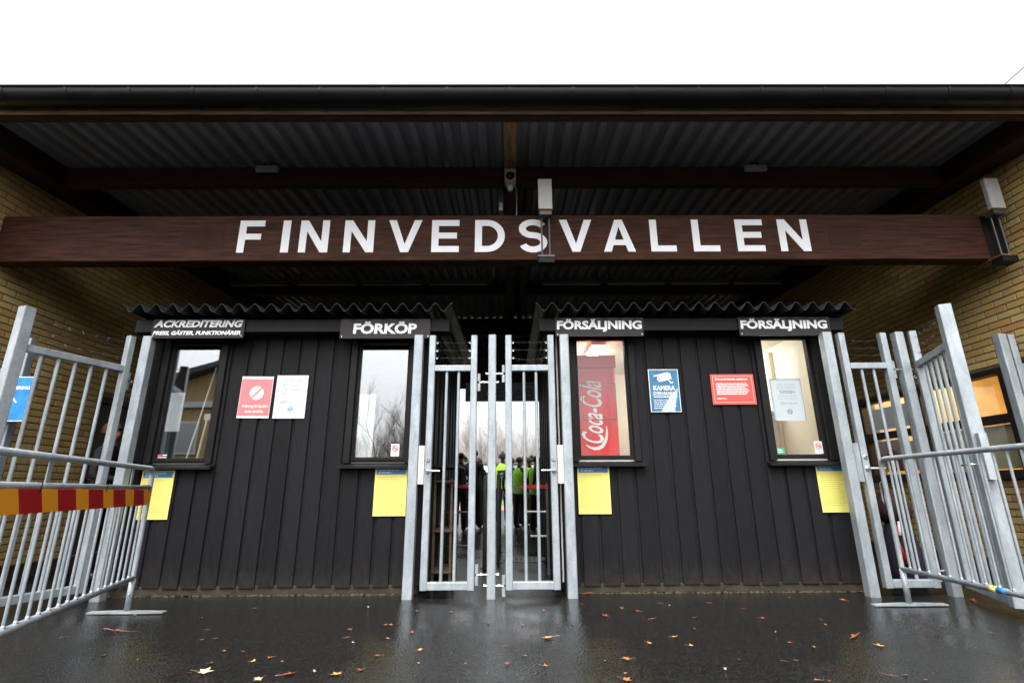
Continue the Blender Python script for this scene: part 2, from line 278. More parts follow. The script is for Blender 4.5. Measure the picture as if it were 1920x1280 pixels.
# ------------------------------------------------------------------ mesh builder
OFF = {}
class MB:
    def __init__(s): s.v = []; s.f = []; s.m = []; s.mats = []
    def mat(s, k):
        if k not in s.mats: s.mats.append(k)
        return s.mats.index(k)
    def add(s, vs, fs, k):
        b = len(s.v); i = s.mat(k); s.v += [tuple(p) for p in vs]
        for f in fs: s.f.append([b + q for q in f]); s.m.append(i)
    def box(s, x0, x1, y0, y1, z0, z1, k):
        s.add([(x0, y0, z0), (x1, y0, z0), (x1, y1, z0), (x0, y1, z0), (x0, y0, z1), (x1, y0, z1), (x1, y1, z1), (x0, y1, z1)],
              [(0, 3, 2, 1), (4, 5, 6, 7), (0, 1, 5, 4), (1, 2, 6, 5), (2, 3, 7, 6), (3, 0, 4, 7)], k)
    def cbox(s, x0, x1, y0, y1, z0, z1, k, c=0.004):
        """box with chamfered edges along its longest axis"""
        d = (x1 - x0, y1 - y0, z1 - z0); a = d.index(max(d))
        lo = [x0, y0, z0]; hi = [x1, y1, z1]; i, j = [(1, 2), (2, 0), (0, 1)][a]
        pr = [(lo[i] + c, lo[j]), (hi[i] - c, lo[j]), (hi[i], lo[j] + c), (hi[i], hi[j] - c), (hi[i] - c, hi[j]), (lo[i] + c, hi[j]), (lo[i], hi[j] - c), (lo[i], lo[j] + c)]
        vs = []
        for e in (lo[a], hi[a]):
            for p in pr:
                q = [0, 0, 0]; q[a] = e; q[i] = p[0]; q[j] = p[1]; vs.append(tuple(q))
        n = 8; fs = [tuple(range(n - 1, -1, -1)), tuple(range(n, 2 * n))] + [(q, (q + 1) % n, n + (q + 1) % n, n + q) for q in range(n)]
        s.add(vs, fs, k)
    def bar(s, p0, p1, w, d, k, side=None, r=0.006):
        """rounded rectangular bar from p0 to p1; w along side, d across"""
        p0, p1 = Vector(p0), Vector(p1); ax = (p1 - p0).normalized()
        sd_ = Vector(side) if side else (Vector((1, 0, 0)) if abs(ax.x) < 0.9 else Vector((0, 1, 0)))
        sd_ = (sd_ - ax * ax.dot(sd_)).normalized(); up = ax.cross(sd_)
        pr = []
        for cx, cy, a0 in ((1, 1, 0), (-1, 1, 90), (-1, -1, 180), (1, -1, 270)):
            for a in (0, 45, 90):
                an = radians(a0 + a); pr.append((cx * (w / 2 - r) + r * cos(an), cy * (d / 2 - r) + r * sin(an)))
        n = len(pr); vs = [p + sd_ * a + up * b for p in (p0, p1) for a, b in pr]
        s.add(vs, [tuple(range(n - 1, -1, -1)), tuple(range(n, 2 * n))] + [(q, (q + 1) % n, n + (q + 1) % n, n + q) for q in range(n)], k)
    def tube(s, pts, r, k, n=8, r1=None, cap=True):
        pts = [Vector(p) for p in pts]; L = len(pts)
        tg = [(pts[min(i + 1, L - 1)] - pts[max(i - 1, 0)]).normalized() for i in range(L)]
        a = Vector((0, 0, 1)) if abs(tg[0].z) < 0.9 else Vector((1, 0, 0))
        u = (a - tg[0] * a.dot(tg[0])).normalized(); vs = []
        for i in range(L):
            u = (u - tg[i] * u.dot(tg[i])).normalized(); w = tg[i].cross(u)
            ra = r if r1 is None else r + (r1 - r) * i / max(1, L - 1)
            vs += [pts[i] + (u * cos(2 * pi * q / n) + w * sin(2 * pi * q / n)) * ra for q in range(n)]
        fs = [(i * n + q, i * n + (q + 1) % n, (i + 1) * n + (q + 1) % n, (i + 1) * n + q) for i in range(L - 1) for q in range(n)]
        if cap: fs += [tuple(range(n - 1, -1, -1)), tuple((L - 1) * n + q for q in range(n))]
        s.add(vs, fs, k)
    def lathe(s, prof, c, k, n=16, axis='z'):
        vs = []
        for r, h in prof:
            for q in range(n):
                a = 2 * pi * q / n; p = (r * cos(a), r * sin(a), h)
                if axis == 'y': p = (p[0], p[2], p[1])
                if axis == 'x': p = (p[2], p[0], p[1])
                vs.append(Vector(c) + Vector(p))
        L = len(prof); fs = [(i * n + q, i * n + (q + 1) % n, (i + 1) * n + (q + 1) % n, (i + 1) * n + q) for i in range(L - 1) for q in range(n)]
        fs += [tuple(range(n - 1, -1, -1)), tuple((L - 1) * n + q for q in range(n))]
        s.add(vs, fs, k)
    def extrude(s, prof, vec, k):
        """closed 3-D polygon pushed along vec"""
        n = len(prof); v = Vector(vec); vs = [Vector(p) for p in prof] + [Vector(p) + v for p in prof]
        s.add(vs, [tuple(range(n - 1, -1, -1)), tuple(range(n, 2 * n))] + [(q, (q + 1) % n, n + (q + 1) % n, n + q) for q in range(n)], k)
    def text(s, body, x0, z0, w, h, y, k, bold=0.0, shear=0.0, depth=0.0, fit='fit', font=None, align='c', place=None, rot=False):
        """flat lettering facing -Y inside the box x0..x0+w, z0..z0+h"""
        vs, fs = text_mesh(body, bold, shear, depth)
        xs = [p[0] for p in vs]; zs = [p[1] for p in vs]
        bw, bh = max(xs) - min(xs), max(zs) - min(zs); mx, mz = min(xs), min(zs)
        if rot:                                             # reads upwards
            vs = [(-(p[1] - mz), p[0] - mx, p[2]) for p in vs]; vs = [(p[0] + bh, p[1], p[2]) for p in vs]; bw, bh = bh, bw; mx = mz = 0
        sx, sz = w / bw, h / bh
        if fit == 'keep': sx = sz = min(sx, sz)
        ox = x0 + (w - bw * sx) / 2 if align == 'c' else x0
        oz = z0 + (h - bh * sz) / 2
        out = [(ox + (p[0] - mx) * sx, y - p[2], oz + (p[1] - mz) * sz) for p in vs]
        if place: out = [place(p) for p in out]
        s.add(out, fs, k)
    def quad(s, x0, x1, z0, z1, y, k): s.add([(x0, y, z0), (x1, y, z0), (x1, y, z1), (x0, y, z1)], [(0, 1, 2, 3)], k)
    def build(s, name, parent=None, smooth=False, off=None, auto=None):
        me = bpy.data.meshes.new(name)
        o = Vector(off) if off is not None else (OFF.get(parent.name, Vector()) if parent else Vector())
        me.from_pydata([tuple(Vector(p) - o) for p in s.v], [], s.f)
        for k in s.mats: me.materials.append(MT[k] if isinstance(k, str) else k)
        me.polygons.foreach_set('material_index', s.m)
        if smooth: me.polygons.foreach_set('use_smooth', [True] * len(me.polygons))
        me.update()
        if auto is not None: me.set_sharp_from_angle(angle=radians(auto))
        ob = bpy.data.objects.new(name, me); COL.objects.link(ob)
        if parent: ob.parent = parent; OFF[ob.name] = o
        elif off is not None: ob.location = o; OFF[ob.name] = o
        return ob

_tc = {}
def text_mesh(body, bold=0.0, shear=0.0, depth=0.0):
    key = (body, bold, shear, depth)
    if key in _tc: return _tc[key]
    c = bpy.data.curves.new('lettering', 'FONT'); c.body = body; c.shear = shear; c.resolution_u = 3
    if bold: c.bevel_depth = bold; c.bevel_resolution = 0; c.fill_mode = 'FRONT'
    o = bpy.data.objects.new('lettering', c); m = bpy.data.meshes.new_from_object(o)
    vs = [(v.co.x, v.co.y, v.co.z * 0.02) for v in m.vertices]; fs = [tuple(p.vertices) for p in m.polygons]
    if depth:
        n = len(vs); ed = {}
        for f in fs:
            for a, b in zip(f, f[1:] + f[:1]): ed[(a, b)] = ed.get((a, b), 0) + 1
        side = [(b, a, a + n, b + n) for (a, b) in ed if (b, a) not in ed]
        vs = [(x, y, depth) for x, y, z in vs] + [(x, y, 0) for x, y, z in vs]; fs = fs + side
    bpy.data.objects.remove(o); bpy.data.curves.remove(c); bpy.data.meshes.remove(m)
    _tc[key] = (vs, fs); return vs, fs

def tag(o, label=None, cat=None, group=None, kind=None):
    if label: o['label'] = label
    if cat: o['category'] = cat
    if group: o['group'] = group
    if kind: o['kind'] = kind
    return o
def thing(name, label, cat, base=(0, 0, 0), group=None, world=True):
    o = bpy.data.objects.new(name, None); COL.objects.link(o); o.location = base; o.empty_display_size = 0.1
    OFF[o.name] = Vector(base) if world else Vector()
    return tag(o, label, cat, group)
def dup(root, loc=None, rotz=None, label=None, group=None):
    r = root.copy(); COL.objects.link(r)
    if loc is not None: r.location = loc
    if rotz is not None: r.rotation_euler = (0, 0, rotz)
    if label: r['label'] = label
    if group: r['group'] = group
    for ch in list(root.children):
        c = ch.copy(); COL.objects.link(c); c.parent = r
        for g in list(ch.children):
            d = g.copy(); COL.objects.link(d); d.parent = c
    return r
def proj(P):
    d = Vector(P) - CAM_P; z = d.dot(fw)
    if z < 0.05: return None
    return (960 + F_PX * d.dot(rr) / z, 640 - F_PX * d.dot(uu) / z)
def ground_at(x, y, z=0.0):
    d = fw * F_PX + rr * (x - 960) - uu * (y - 640); t = (z - CAM_P.z) / d.z
    return CAM_P + d * t

# ------------------------------------------------------------------ ground
g = MB(); g.add([(-150, -60, 0), (150, -60, 0), (150, 250, 0), (-150, 250, 0)], [(0, 1, 2, 3)], 'asphalt')
tag(g.build('ground'), 'wet dark asphalt in front of the gates', kind='structure')
g = MB(); g.add([(-60, 20, 0.004), (60, 20, 0.004), (60, 26.5, 0.004), (-60, 26.5, 0.004)], [(0, 1, 2, 3)], 'track')
tag(g.build('running_track'), 'faded red running track beyond the entrance', kind='structure')
g = MB(); g.add([(-60, 26.5, 0.006), (60, 26.5, 0.006), (60, 44, 0.006), (-60, 44, 0.006)], [(0, 1, 2, 3)], 'grass')
tag(g.build('pitch'), 'green football pitch beyond the entrance', kind='structure')

# ------------------------------------------------------------------ brick buildings on both sides
ZC = lambda y: 4.45 + 0.065 * (y + 0.1)          # underside of the roof sheets
COURSE, BL = 0.075, 0.26
def brick_side(side, X, zones, label):
    s = -1 if side == 'l' else 1
    root = thing('brick_building', label, 'building', (X, -0.6, 0))
    y0, y1 = -0.6, 7.2
    w = MB()
    t = 0.25
    xa, xb = (X - t, X - 0.008) if s < 0 else (X + 0.008, X + t)
    ys = sorted({y0 + 0.008, y1} | {q for z in zones for q in z[:2]})
    for a, b in zip(ys[:-1], ys[1:]):
        mid = (a + b) / 2; zz = [z for z in zones if z[0] <= mid <= z[1]]
        cuts = [0.145] + sorted(q for z in zz for q in z[2:4]) + [4.75]
        for lo, hi in zip(cuts[::2], cuts[1::2]):
            if hi - lo > 0.01: w.box(xa, xb, a, b, lo, hi, 'mortar')
    fx0, fx1 = sorted((X + s * t, X + s * 4.0))
    w.box(fx0, fx1, y0 + 0.008, y0 + t, 0.145, 4.55, 'mortar')
    w.box(fx0, fx1, y1 - 0.3, y1, 0.0, 4.75, 'mortar')
    w.build('wall', root)
    p = MB(); pa, pb = sorted((X + s * 0.012, X + s * t)); p.box(pa, pb, y0 + 0.012, y1, 0, 0.145, 'plinth_brown'); p.box(fx0, fx1, y0 + 0.012, y0 + t, 0, 0.145, 'plinth_brown'); p.build('plinth', root)
    # bricks of the passage side
    bricks = []
    for row in range(int((4.7 - 0.15) / COURSE)):
        z0 = 0.15 + row * COURSE
        k = floor((y0 + 20.8) / BL) - 1
        while True:
            st = k * BL - 20.8 - (row % 2) * 0.13; k += 1
            if st > y1: break
            a, b = max(st + 0.006, y0), min(st + BL - 0.006, y1)
            if b - a < 0.04: continue
            lo, hi = z0 + 0.006, z0 + COURSE - 0.007
            segs = [(a, b)]
            for z in zones:
                if lo < z[3] and hi > z[2]:
                    ns = []
                    for (c, d) in segs:
                        if d <= z[0] or c >= z[1]: ns.append((c, d)); continue
                        if c < z[0] - 0.03: ns.append((c, z[0]))
                        if d > z[1] + 0.03: ns.append((z[1], d))
                    segs = ns
            for c, d in segs: bricks.append((c, d, lo, hi))
    def score(bk):
        pr = [proj((X, yy, zz)) for yy in bk[:2] for zz in bk[2:]]
        if any(q is None for q in pr): return 0
        cx = sum(q[0] for q in pr) / 4; cy = sum(q[1] for q in pr) / 4
        if not (-20 < cx < 1940 and 240 < cy < 1100): return 0
        if bk[2] > ZC((bk[0] + bk[1]) / 2) - 0.22: return 0
        return (max(q[0] for q in pr) - min(q[0] for q in pr)) * (max(q[1] for q in pr) - min(q[1] for q in pr))
    bricks.sort(key=score, reverse=True)
    rnd = random.Random(3)
    def brick_geo(c, d, lo, hi, jit=0.0):
        h = s * 0.0; e = 0.004; fx = X + s * (0.002 * jit); bx = X + s * 0.02
        return ([(bx, c, lo), (bx, d, lo), (bx, d, hi), (bx, c, hi), (fx + s * 0.003, c, lo), (fx + s * 0.003, d, lo), (fx + s * 0.003, d, hi), (fx + s * 0.003, c, hi),
                 (fx, c + e, lo + e), (fx, d - e, lo + e), (fx, d - e, hi - e), (fx, c + e, hi - e)],
                [(0, 1, 5, 4), (1, 2, 6, 5), (2, 3, 7, 6), (3, 0, 4, 7), (4, 5, 9, 8), (5, 6, 10, 9), (6, 7, 11, 10), (7, 4, 8, 11), (8, 9, 10, 11)] if s < 0 else
                [(0, 4, 5, 1), (1, 5, 6, 2), (2, 6, 7, 3), (3, 7, 4, 0), (4, 8, 9, 5), (5, 9, 10, 6), (6, 10, 11, 7), (7, 11, 8, 4), (8, 11, 10, 9)])
    share = {}
    for i, bk in enumerate(bricks[:300]):
        key = (round(bk[1] - bk[0], 3),)
        cy, cz = (bk[0] + bk[1]) / 2, (bk[2] + bk[3]) / 2
        ctr = Vector((X + s * (0.0025 * (rnd.random() - 0.5)), cy, cz))
        if key not in share:
            b = MB(); vs, fs = brick_geo(*bk); b.add([Vector(q) - Vector((X, cy, cz)) for q in vs], fs, 'brick')
            o = b.build('brick', None); o.parent = root; share[key] = o.data
        else:
            o = bpy.data.objects.new('brick', share[key]); COL.objects.link(o); o.parent = root
        o.location = ctr - OFF[root.name]
    b = MB()
    for bk in bricks[300:]:
        vs, fs = brick_geo(*bk, jit=rnd.random() - 0.5); b.add(vs, fs, 'brick')
    # outer front face of the building, beside the opening
    for row in range(int((4.5 - 0.15) / COURSE)):
        z0 = 0.15 + row * COURSE
        for k in range(15):
            a = X + s * (0.003 + k * BL + (row % 2) * 0.13); a2 = a + s * 0.25
            c, d = sorted((a, a2)); b.box(c, d, y0, y0 + 0.02, z0 + 0.006, z0 + 0.068, 'brick')
    tag(b.build('brick', root), kind='stuff')
    return root

XL, XR = -5.35, 5.3
DOORZ = (1.78, 2.75, 0.15, 2.11)
bl = brick_side('l', XL, [DOORZ], 'yellow brick building with a brown door left of the entrance')
WZ = (-0.45, 2.85, 1.02, 2.145)
br = brick_side('r', XR, [WZ], 'yellow brick building with a lit window band right of the entrance')
# left door
d = MB()
for k in range(6): d.cbox(XL - 0.10, XL - 0.06, 1.84 + k * 0.142, 1.84 + k * 0.142 + 0.138, 0.16, 2.03, 'door', 0.005)
dr = d.build('door', bl)
d = MB(); d.box(XL - 0.14, XL + 0.004, 1.78, 1.835, 0.15, 2.11, 'win_frame'); d.box(XL - 0.14, XL + 0.004, 2.695, 2.75, 0.15, 2.11, 'win_frame'); d.box(XL - 0.14, XL + 0.006, 1.835, 2.695, 2.035, 2.11, 'win_frame'); d.build('frame', dr)
d = MB(); d.tube([(XL - 0.06, 1.93, 1.05), (XL - 0.01, 1.93, 1.05), (XL - 0.01, 2.05, 1.05)], 0.01, 'steel'); d.build('handle', dr)
# right window band: frames, panes, blinds, room behind
f = MB()
f.box(XR - 0.006, XR + 0.13, WZ[0], WZ[1], 2.085, 2.145, 'win_frame'); f.box(XR - 0.006, XR + 0.13, WZ[0], WZ[1], 1.02, 1.075, 'win_frame')
for a, b_ in ((-0.45, -0.39), (0.33, 0.56), (1.66, 1.74), (2.79, 2.85)): f.box(XR - 0.004, XR + 0.13, a, b_, 1.075, 2.085, 'win_frame')
for a, b_ in ((-0.39, 0.33), (0.56, 1.66), (1.74, 2.79)): f.box(XR - 0.002, XR + 0.12, a, b_, 1.565, 1.655, 'win_frame')
wf = f.build('window', br)
for a, b_ in ((-0.39, 0.33), (0.56, 1.66), (1.74, 2.79)):
    for z0, z1 in ((1.075, 1.565), (1.655, 2.085)):
        p = MB(); p.box(XR + 0.05, XR + 0.056, a, b_, z0, z1, 'glass_lit'); p.build('pane', wf)
for a, b_, z0, z1, k in ((-0.36, 0.30, 1.09, 1.55, 'blind'), (0.60, 1.62, 1.09, 1.55, 'blind'), (1.80, 2.20, 1.12, 1.5, 'yellow'), (2.25, 2.72, 1.12, 1.54, 'ink_red'), (1.85, 2.70, 1.70, 2.0, 'paper')):
    if k == 'blind' and 'blind' not in MT: MT['blind'] = simple('beige_window_blind', (0.80, 0.68, 0.42), 0.7, var=0.1, scale=3)
    p = MB(); p.box(XR + 0.075, XR + 0.082, a, b_, z0, z1, k); p.build('blind' if k == 'blind' else 'window_notice', wf)
p = MB(); p.box(XR - 0.05, XR + 0.13, WZ[0] - 0.02, WZ[1] + 0.02, 0.985, 1.018, 'win_frame'); p.build('sill', wf)
room = MB()
RX0, RX1 = XR + 0.255, XR + 2.6
room.box(RX1, RX1 + 0.1, -0.5, 3.2, 0.1, 2.7, 'brick'); room.box(RX0, RX1, -0.55, -0.5, 0.1, 2.7, 'lit_wood'); room.box(RX0, RX1, 3.2, 3.3, 0.1, 2.7, 'lit_wood')
room.box(RX0, RX1, -0.5, 3.2, 2.7, 2.75, 'lit_wall'); room.box(RX0, RX1, -0.5, 3.2, 0.05, 0.1, 'dark'); room.build('room_shell', br)
MT['warm_lamp'] = emis('warm_ceiling_lamp', (1, 0.72, 0.36), 17)
for yy in (0.2, 1.4, 2.5):
    lm = MB(); lm.box(XR + 1.2, XR + 1.5, yy - 0.35, yy + 0.35, 2.63, 2.69, 'warm_lamp'); lm.build('ceiling_lamp', br)

# ------------------------------------------------------------------ entrance roof
roof = thing('entrance_roof', 'wide flat porch roof of corrugated sheets with black gutter and brown rafters', 'roof', (0, -0.8, 0))
def sheet_profile(xa, xb, pitch=0.177, amp=0.055, n=16):
    out = []; k = int(round((xb - xa) / pitch * n))
    for i in range(k + 1):
        x = xa + (xb - xa) * i / k; ph = (x / pitch) % 1.0
        # broad flat pans with narrower ridges
        tri = abs(ph - 0.5) * 2                      # 1 on the ridge, 0 in the pan
        h = min(1, max(0, (tri - 0.42) / 0.22))
        out.append((x, amp * h))
    return out
SW = 0.177 * 6
n_sh = 18
for i in range(n_sh):
    xa = -SW * n_sh / 2 + i * SW; pr = sheet_profile(xa - 0.03, xa + SW + 0.03)
    lift = 0.0035 * (i % 2)
    ya, yb = -0.78, 7.2
    b = MB(); n = len(pr)
    vs = [(x, ya, ZC(ya) + h + lift) for x, h in pr] + [(x, yb, ZC(yb) + h + lift) for x, h in pr] + [(x, ya, ZC(ya) + h + lift + 0.002) for x, h in pr] + [(x, yb, ZC(yb) + h + lift + 0.002) for x, h in pr]
    fs = [(q, q + n, q + 1 + n, q + 1) for q in range(n - 1)] + [(2 * n + q, 2 * n + q + 1, 3 * n + q + 1, 3 * n + q) for q in range(n - 1)]
    b.add(vs, fs, 'sheet'); b.build('roof_sheet', roof)
ZF = ZC(-0.8)
b = MB(); b.cbox(-9.4, 9.4, -0.83, -0.785, ZF - 0.10, ZF + 0.07, 'fascia', 0.006); b.build('fascia_board', roof)
b = MB(); b.cbox(-9.4, 9.4, -0.785, -0.70, ZF - 0.115, ZF - 0.005, 'purlin', 0.006); b.build('edge_purlin', roof)
# deep gutter and its straps
gp = []
GY, GZ, GR = -0.940, ZF - 0.025, 0.105
for i in range(15):
    a = pi + pi * i / 14; gp.append((GY + GR * cos(a), GZ + GR * sin(a)))
gp = [(GY - GR, GZ + 0.02)] + gp + [(GY + GR, GZ + 0.02)]
b = MB(); xs = [-9.4, 9.4]
inner = [(y + (GY - y) * 0.04, z + (0.004 if i not in (0, len(gp) - 1) else 0)) for i, (y, z) in enumerate(gp)]
poly = gp + inner[::-1]
b.extrude([(-9.4, y, z) for y, z in poly], (18.8, 0, 0), 'gutter')
b.tube([(-9.4, GY - GR - 0.004, GZ + 0.02), (9.4, GY - GR - 0.004, GZ + 0.02)], 0.011, 'gutter', 8)
b.build('gutter', roof, auto=40)
for i in range(33):
    x = -9.1 + i * 0.57
    o = MB(); pp = [(y + (y - GY) * 0.035, z + (z - GZ) * 0.03) for y, z in gp]; qq = [(y + (y - GY) * 0.005, z + (z - GZ) * 0.005) for y, z in gp]
    if i == 0:
        o.extrude([(-0.0125, y, z) for y, z in pp + qq[::-1]], (0.025, 0, 0), 'gutter'); st = o.build('gutter_strap', None); st.parent = roof
        st.location = (x, 0, 0) - OFF[roof.name] if False else Vector((x, 0, 0)) - OFF[roof.name]
    else:
        c = st.copy(); COL.objects.link(c); c.parent = roof; c.location = Vector((x, 0, 0)) - OFF[roof.name]
# rafters
def rafter(x0, x1, name, ya=-0.70, yb=7.1, dz=0.24, k='brown'):
    r = MB(); za, zb = ZC(ya), ZC(yb)
    vs = [(x0, ya, za - dz), (x1, ya, za - dz), (x1, yb, zb - dz), (x0, yb, zb - dz), (x0, ya, za - .004), (x1, ya, za - .004), (x1, yb, zb - .004), (x0, yb, zb - .004)]
    r.add(vs, [(0, 3, 2, 1), (4, 5, 6, 7), (0, 1, 5, 4), (1, 2, 6, 5), (2, 3, 7, 6), (3, 0, 4, 7)], k); return r.build(name, roof)
rafter(-0.045, 0.09, 'rafter', -0.70, 0.248, 0.062, 'tan_wood')
rafter(-0.045, 0.09, 'rafter', 0.36, 7.1, 0.245)
rafter(0.21, 0.30, 'rafter', 0.36, 7.1, 0.245)
rafter(XL + 0.012, XL + 0.30, 'wall_rafter', -0.70, 7.1, 0.245)
rafter(XR - 0.30, XR - 0.012, 'wall_rafter', -0.70, 7.1, 0.245)
for yy, h in ((0.25, 0.235), (2.2, 0.235), (4.3, 0.235)):
    r = MB(); r.cbox(XL + 0.31, XR - 0.31, yy, yy + 0.10, ZC(yy) - h, ZC(yy) - 0.012, 'purlin', 0.006); r.build('purlin', roof)
# back wall of the porch over its far opening
bw = MB()
bw.box(-5.09, 5.04, 7.05, 7.10, 3.2, 4.94, 'dark')
for k in range(11):
    z = 3.2 + k * 0.158; bw.cbox(-5.09, 5.04, 7.0 + 0.006 * (k % 2), 7.04 + 0.006 * (k % 2), z, z + 0.154, 'purlin', 0.012)
bw.build('back_board', roof)
bw = MB(); bw.box(-5.09, -2.6, 7.0, 7.12, 0, 3.195, 'dark'); bw.box(2.6, 5.04, 7.0, 7.12, 0, 3.195, 'dark'); bw.build('back_wall', roof)
bw = MB(); bw.tube([(-3, 6.85, 4.42), (3, 6.85, 4.42)], 0.05, 'pole_grey', 10); bw.build('pipe', roof)

# unlit tube lamps under the roof
proto = None
for i, x in enumerate([-5.08 + 0.0, -3.86, -2.66, -1.46, 0.6, 1.78, 2.95, 4.1]):
    lab = ['unlit tube lamp under the roof beside the left brick wall', 'unlit tube lamp under the roof, second from the left brick wall', 'unlit tube lamp under the roof, third from the left brick wall', 'unlit tube lamp under the roof, last before the middle rafters from the left',
           'unlit tube lamp under the roof just right of the middle rafters', 'unlit tube lamp under the roof, second right of the middle rafters', 'unlit tube lamp under the roof, second from the right brick wall', 'unlit tube lamp under the roof beside the right brick wall'][i]
    if proto is None:
        proto = thing('tube_lamp', lab, 'lamp', (x, 3.8, 4.5), 'tube lamps under the roof', world=False)
        m_ = MB(); m_.cbox(0, 1.10, -0.05, 0.05, 0.0, 0.06, 'tube_fix', 0.01); m_.box(0.05, 0.09, -0.03, 0.03, 0.06, 0.24, 'tube_fix'); m_.box(1.0, 1.04, -0.03, 0.03, 0.06, 0.24, 'tube_fix'); m_.build('casing', proto)
        m_ = MB(); m_.tube([(0.03, 0, -0.012), (1.07, 0, -0.012)], 0.014, 'diffuser', 8); m_.build('tube', proto)
    else:
        dup(proto, (x, 3.8, 4.5), None, lab)

# ------------------------------------------------------------------ lettered beam
beam = thing('name_beam', 'long brown timber beam lettered FINNVEDSVALLEN in white', 'beam', (0, 0.03, 3.19))
b = MB(); b.cbox(-5.34, 5.05, 0.03, 0.19, 3.19, 3.715, 'beam', 0.008); b.build('timber', beam)
b = MB(); b.box(5.05, 5.285, 0.045, 0.17, 3.20, 3.70, 'black_trim'); b.build('end_plate', beam)
def beam_letter(m, ch, x, z, w, h, t=0.074, y=0.0265, d=0.0045):
    def ex(pts): m.extrude([(x + a, y, z + b) for a, b in pts], (0, d, 0), 'letter')
    q = t * 0.93
    if ch == 'I': ex([(0, 0), (w, 0), (w, h), (0, h)])
    elif ch == 'L': ex([(0, 0), (w, 0), (w, q), (t, q), (t, h), (0, h)])
    elif ch == 'F': ex([(0, 0), (t, 0), (t, h * .40), (w * .90, h * .40), (w * .90, h * .40 + q), (t, h * .40 + q), (t, h - q), (w, h - q), (w, h), (0, h)])
    elif ch == 'E': ex([(0, 0), (w, 0), (w, q), (t, q), (t, h * .42), (w * .92, h * .42), (w * .92, h * .42 + q), (t, h * .42 + q), (t, h - q), (w, h - q), (w, h), (0, h)])
    elif ch == 'N': ex([(0, 0), (t, 0), (t, h * .66), (w - t * 1.08, 0), (w, 0), (w, h), (w - t, h), (w - t, h * .34), (t * 1.08, h), (0, h)])
    elif ch == 'V': ex([(w / 2 - t * .55, 0), (w / 2 + t * .55, 0), (w, h), (w - t * 1.08, h), (w / 2, h * .25), (t * 1.08, h), (0, h)])
    elif ch == 'A':
        k = lambda zz: w / 2 - t * .55 - (w / 2 - t * .55) * (1 - zz / h)     # left outer edge
        li = lambda zz: t * 1.08 + (w / 2 - t * 1.08) * zz / (h * .78)
        z1, z2 = h * .20, h * .20 + q * .92
        ex([(0, 0), (t * 1.08, 0), (li(z1), z1), (w - li(z1), z1), (w - t * 1.08, 0), (w, 0), (w / 2 + t * .55, h), (w / 2, h), (w / 2, h * .78), (w - li(z2), z2), (li(z2), z2), (w / 2 - .0005, h * .78), (w / 2 - .0005, h), (w / 2 - t * .55, h)])
    else:
        if ch == 'D':
            r_ = h / 2; n = 16; o = [(0, 0), (w - r_, 0)] + [(w - r_ + r_ * cos(a), h / 2 + r_ * sin(a)) for a in [-pi / 2 + pi * i / n for i in range(1, n)]] + [(w - r_, h), (0, h)]
            i_ = [(t, q), (w - r_, q)] + [(w - r_ + (r_ - t) * cos(a), h / 2 + (r_ - q) * sin(a)) for a in [-pi / 2 + pi * i / n for i in range(1, n)]] + [(w - r_, h - q), (t, h - q)]
        else:
            rx, ryu, ryl = (w - t) / 2, (h - q) * .24, (h - q) * .26; o, i_ = [], []; zm = q / 2 + 2 * ryl
            for c_, ry, a0, a1, sg in ((zm + ryu, ryu, 25, 255, 1), (zm - ryl, ryl, 75, -160, -1)):
                for k in range(13):
                    a = radians(a0 + (a1 - a0) * k / 12); nx, nz = cos(a) / rx, sin(a) / ry; l = sqrt(nx * nx + nz * nz); nx, nz = nx / l * sg, nz / l * sg
                    p = (w / 2 + rx * cos(a), c_ + ry * sin(a)); o.append((p[0] + nx * t / 2, p[1] + nz * q / 2)); i_.append((p[0] - nx * t / 2, p[1] - nz * q / 2))
        n = len(o); m_ = n if ch == 'D' else n - 1
        m.add([(x + a, y, z + b) for a, b in o] + [(x + a, y, z + b) for a, b in i_] + [(x + a, y + d, z + b) for a, b in o] + [(x + a, y + d, z + b) for a, b in i_],
              [((k), (k + 1) % n, n + (k + 1) % n, n + k) if ch == 'D' else (n + k, n + k + 1, k + 1, k) for k in range(m_)] + [(k, 2 * n + k, 2 * n + (k + 1) % n, (k + 1) % n) for k in range(m_)] + [(n + k, n + (k + 1) % n, 3 * n + (k + 1) % n, 3 * n + k) for k in range(m_)], 'letter')
LX = [(-2.833, -2.55, 'F'), (-2.40, -2.275, 'I'), (-2.192, -1.887, 'N'), (-1.726, -1.41, 'N'), (-1.262, -0.91, 'V'), (-0.806, -0.517, 'E'), (-0.35, -0.035, 'D'), (0.112, 0.412, 'S'),
      (0.54, 0.885, 'V'), (1.003, 1.337, 'A'), (1.499, 1.767, 'L'), (1.946, 2.225, 'L'), (2.41, 2.701, 'E'), (2.863, 3.182, 'N')]
for xa, xb, ch in LX:
    b = MB(); w = xb - xa
    if ch == 'I': xa, w = -2.378, 0.082
    if ch == 'F': w = 0.262
    zz = 3.283 if ch != 'S' else 3.275
    hh = 0.372 if ch != 'S' else 0.388
    beam_letter(b, ch, xa, zz, w, hh)
    b.build('letter', beam)
MT['beam_patch'] = simple('faded_beam_patch', (0.043, 0.020, 0.0145), 0.6, var=0.25, scale=4, spec=0.08)
for x0, x1, z0, z1 in ((-3.42, -2.98, 3.36, 3.56), (3.40, 3.72, 3.36, 3.54)):
    b = MB(); b.box(x0, x1, 0.0265, 0.031, z0, z1, 'beam_patch'); b.build('patch', beam)

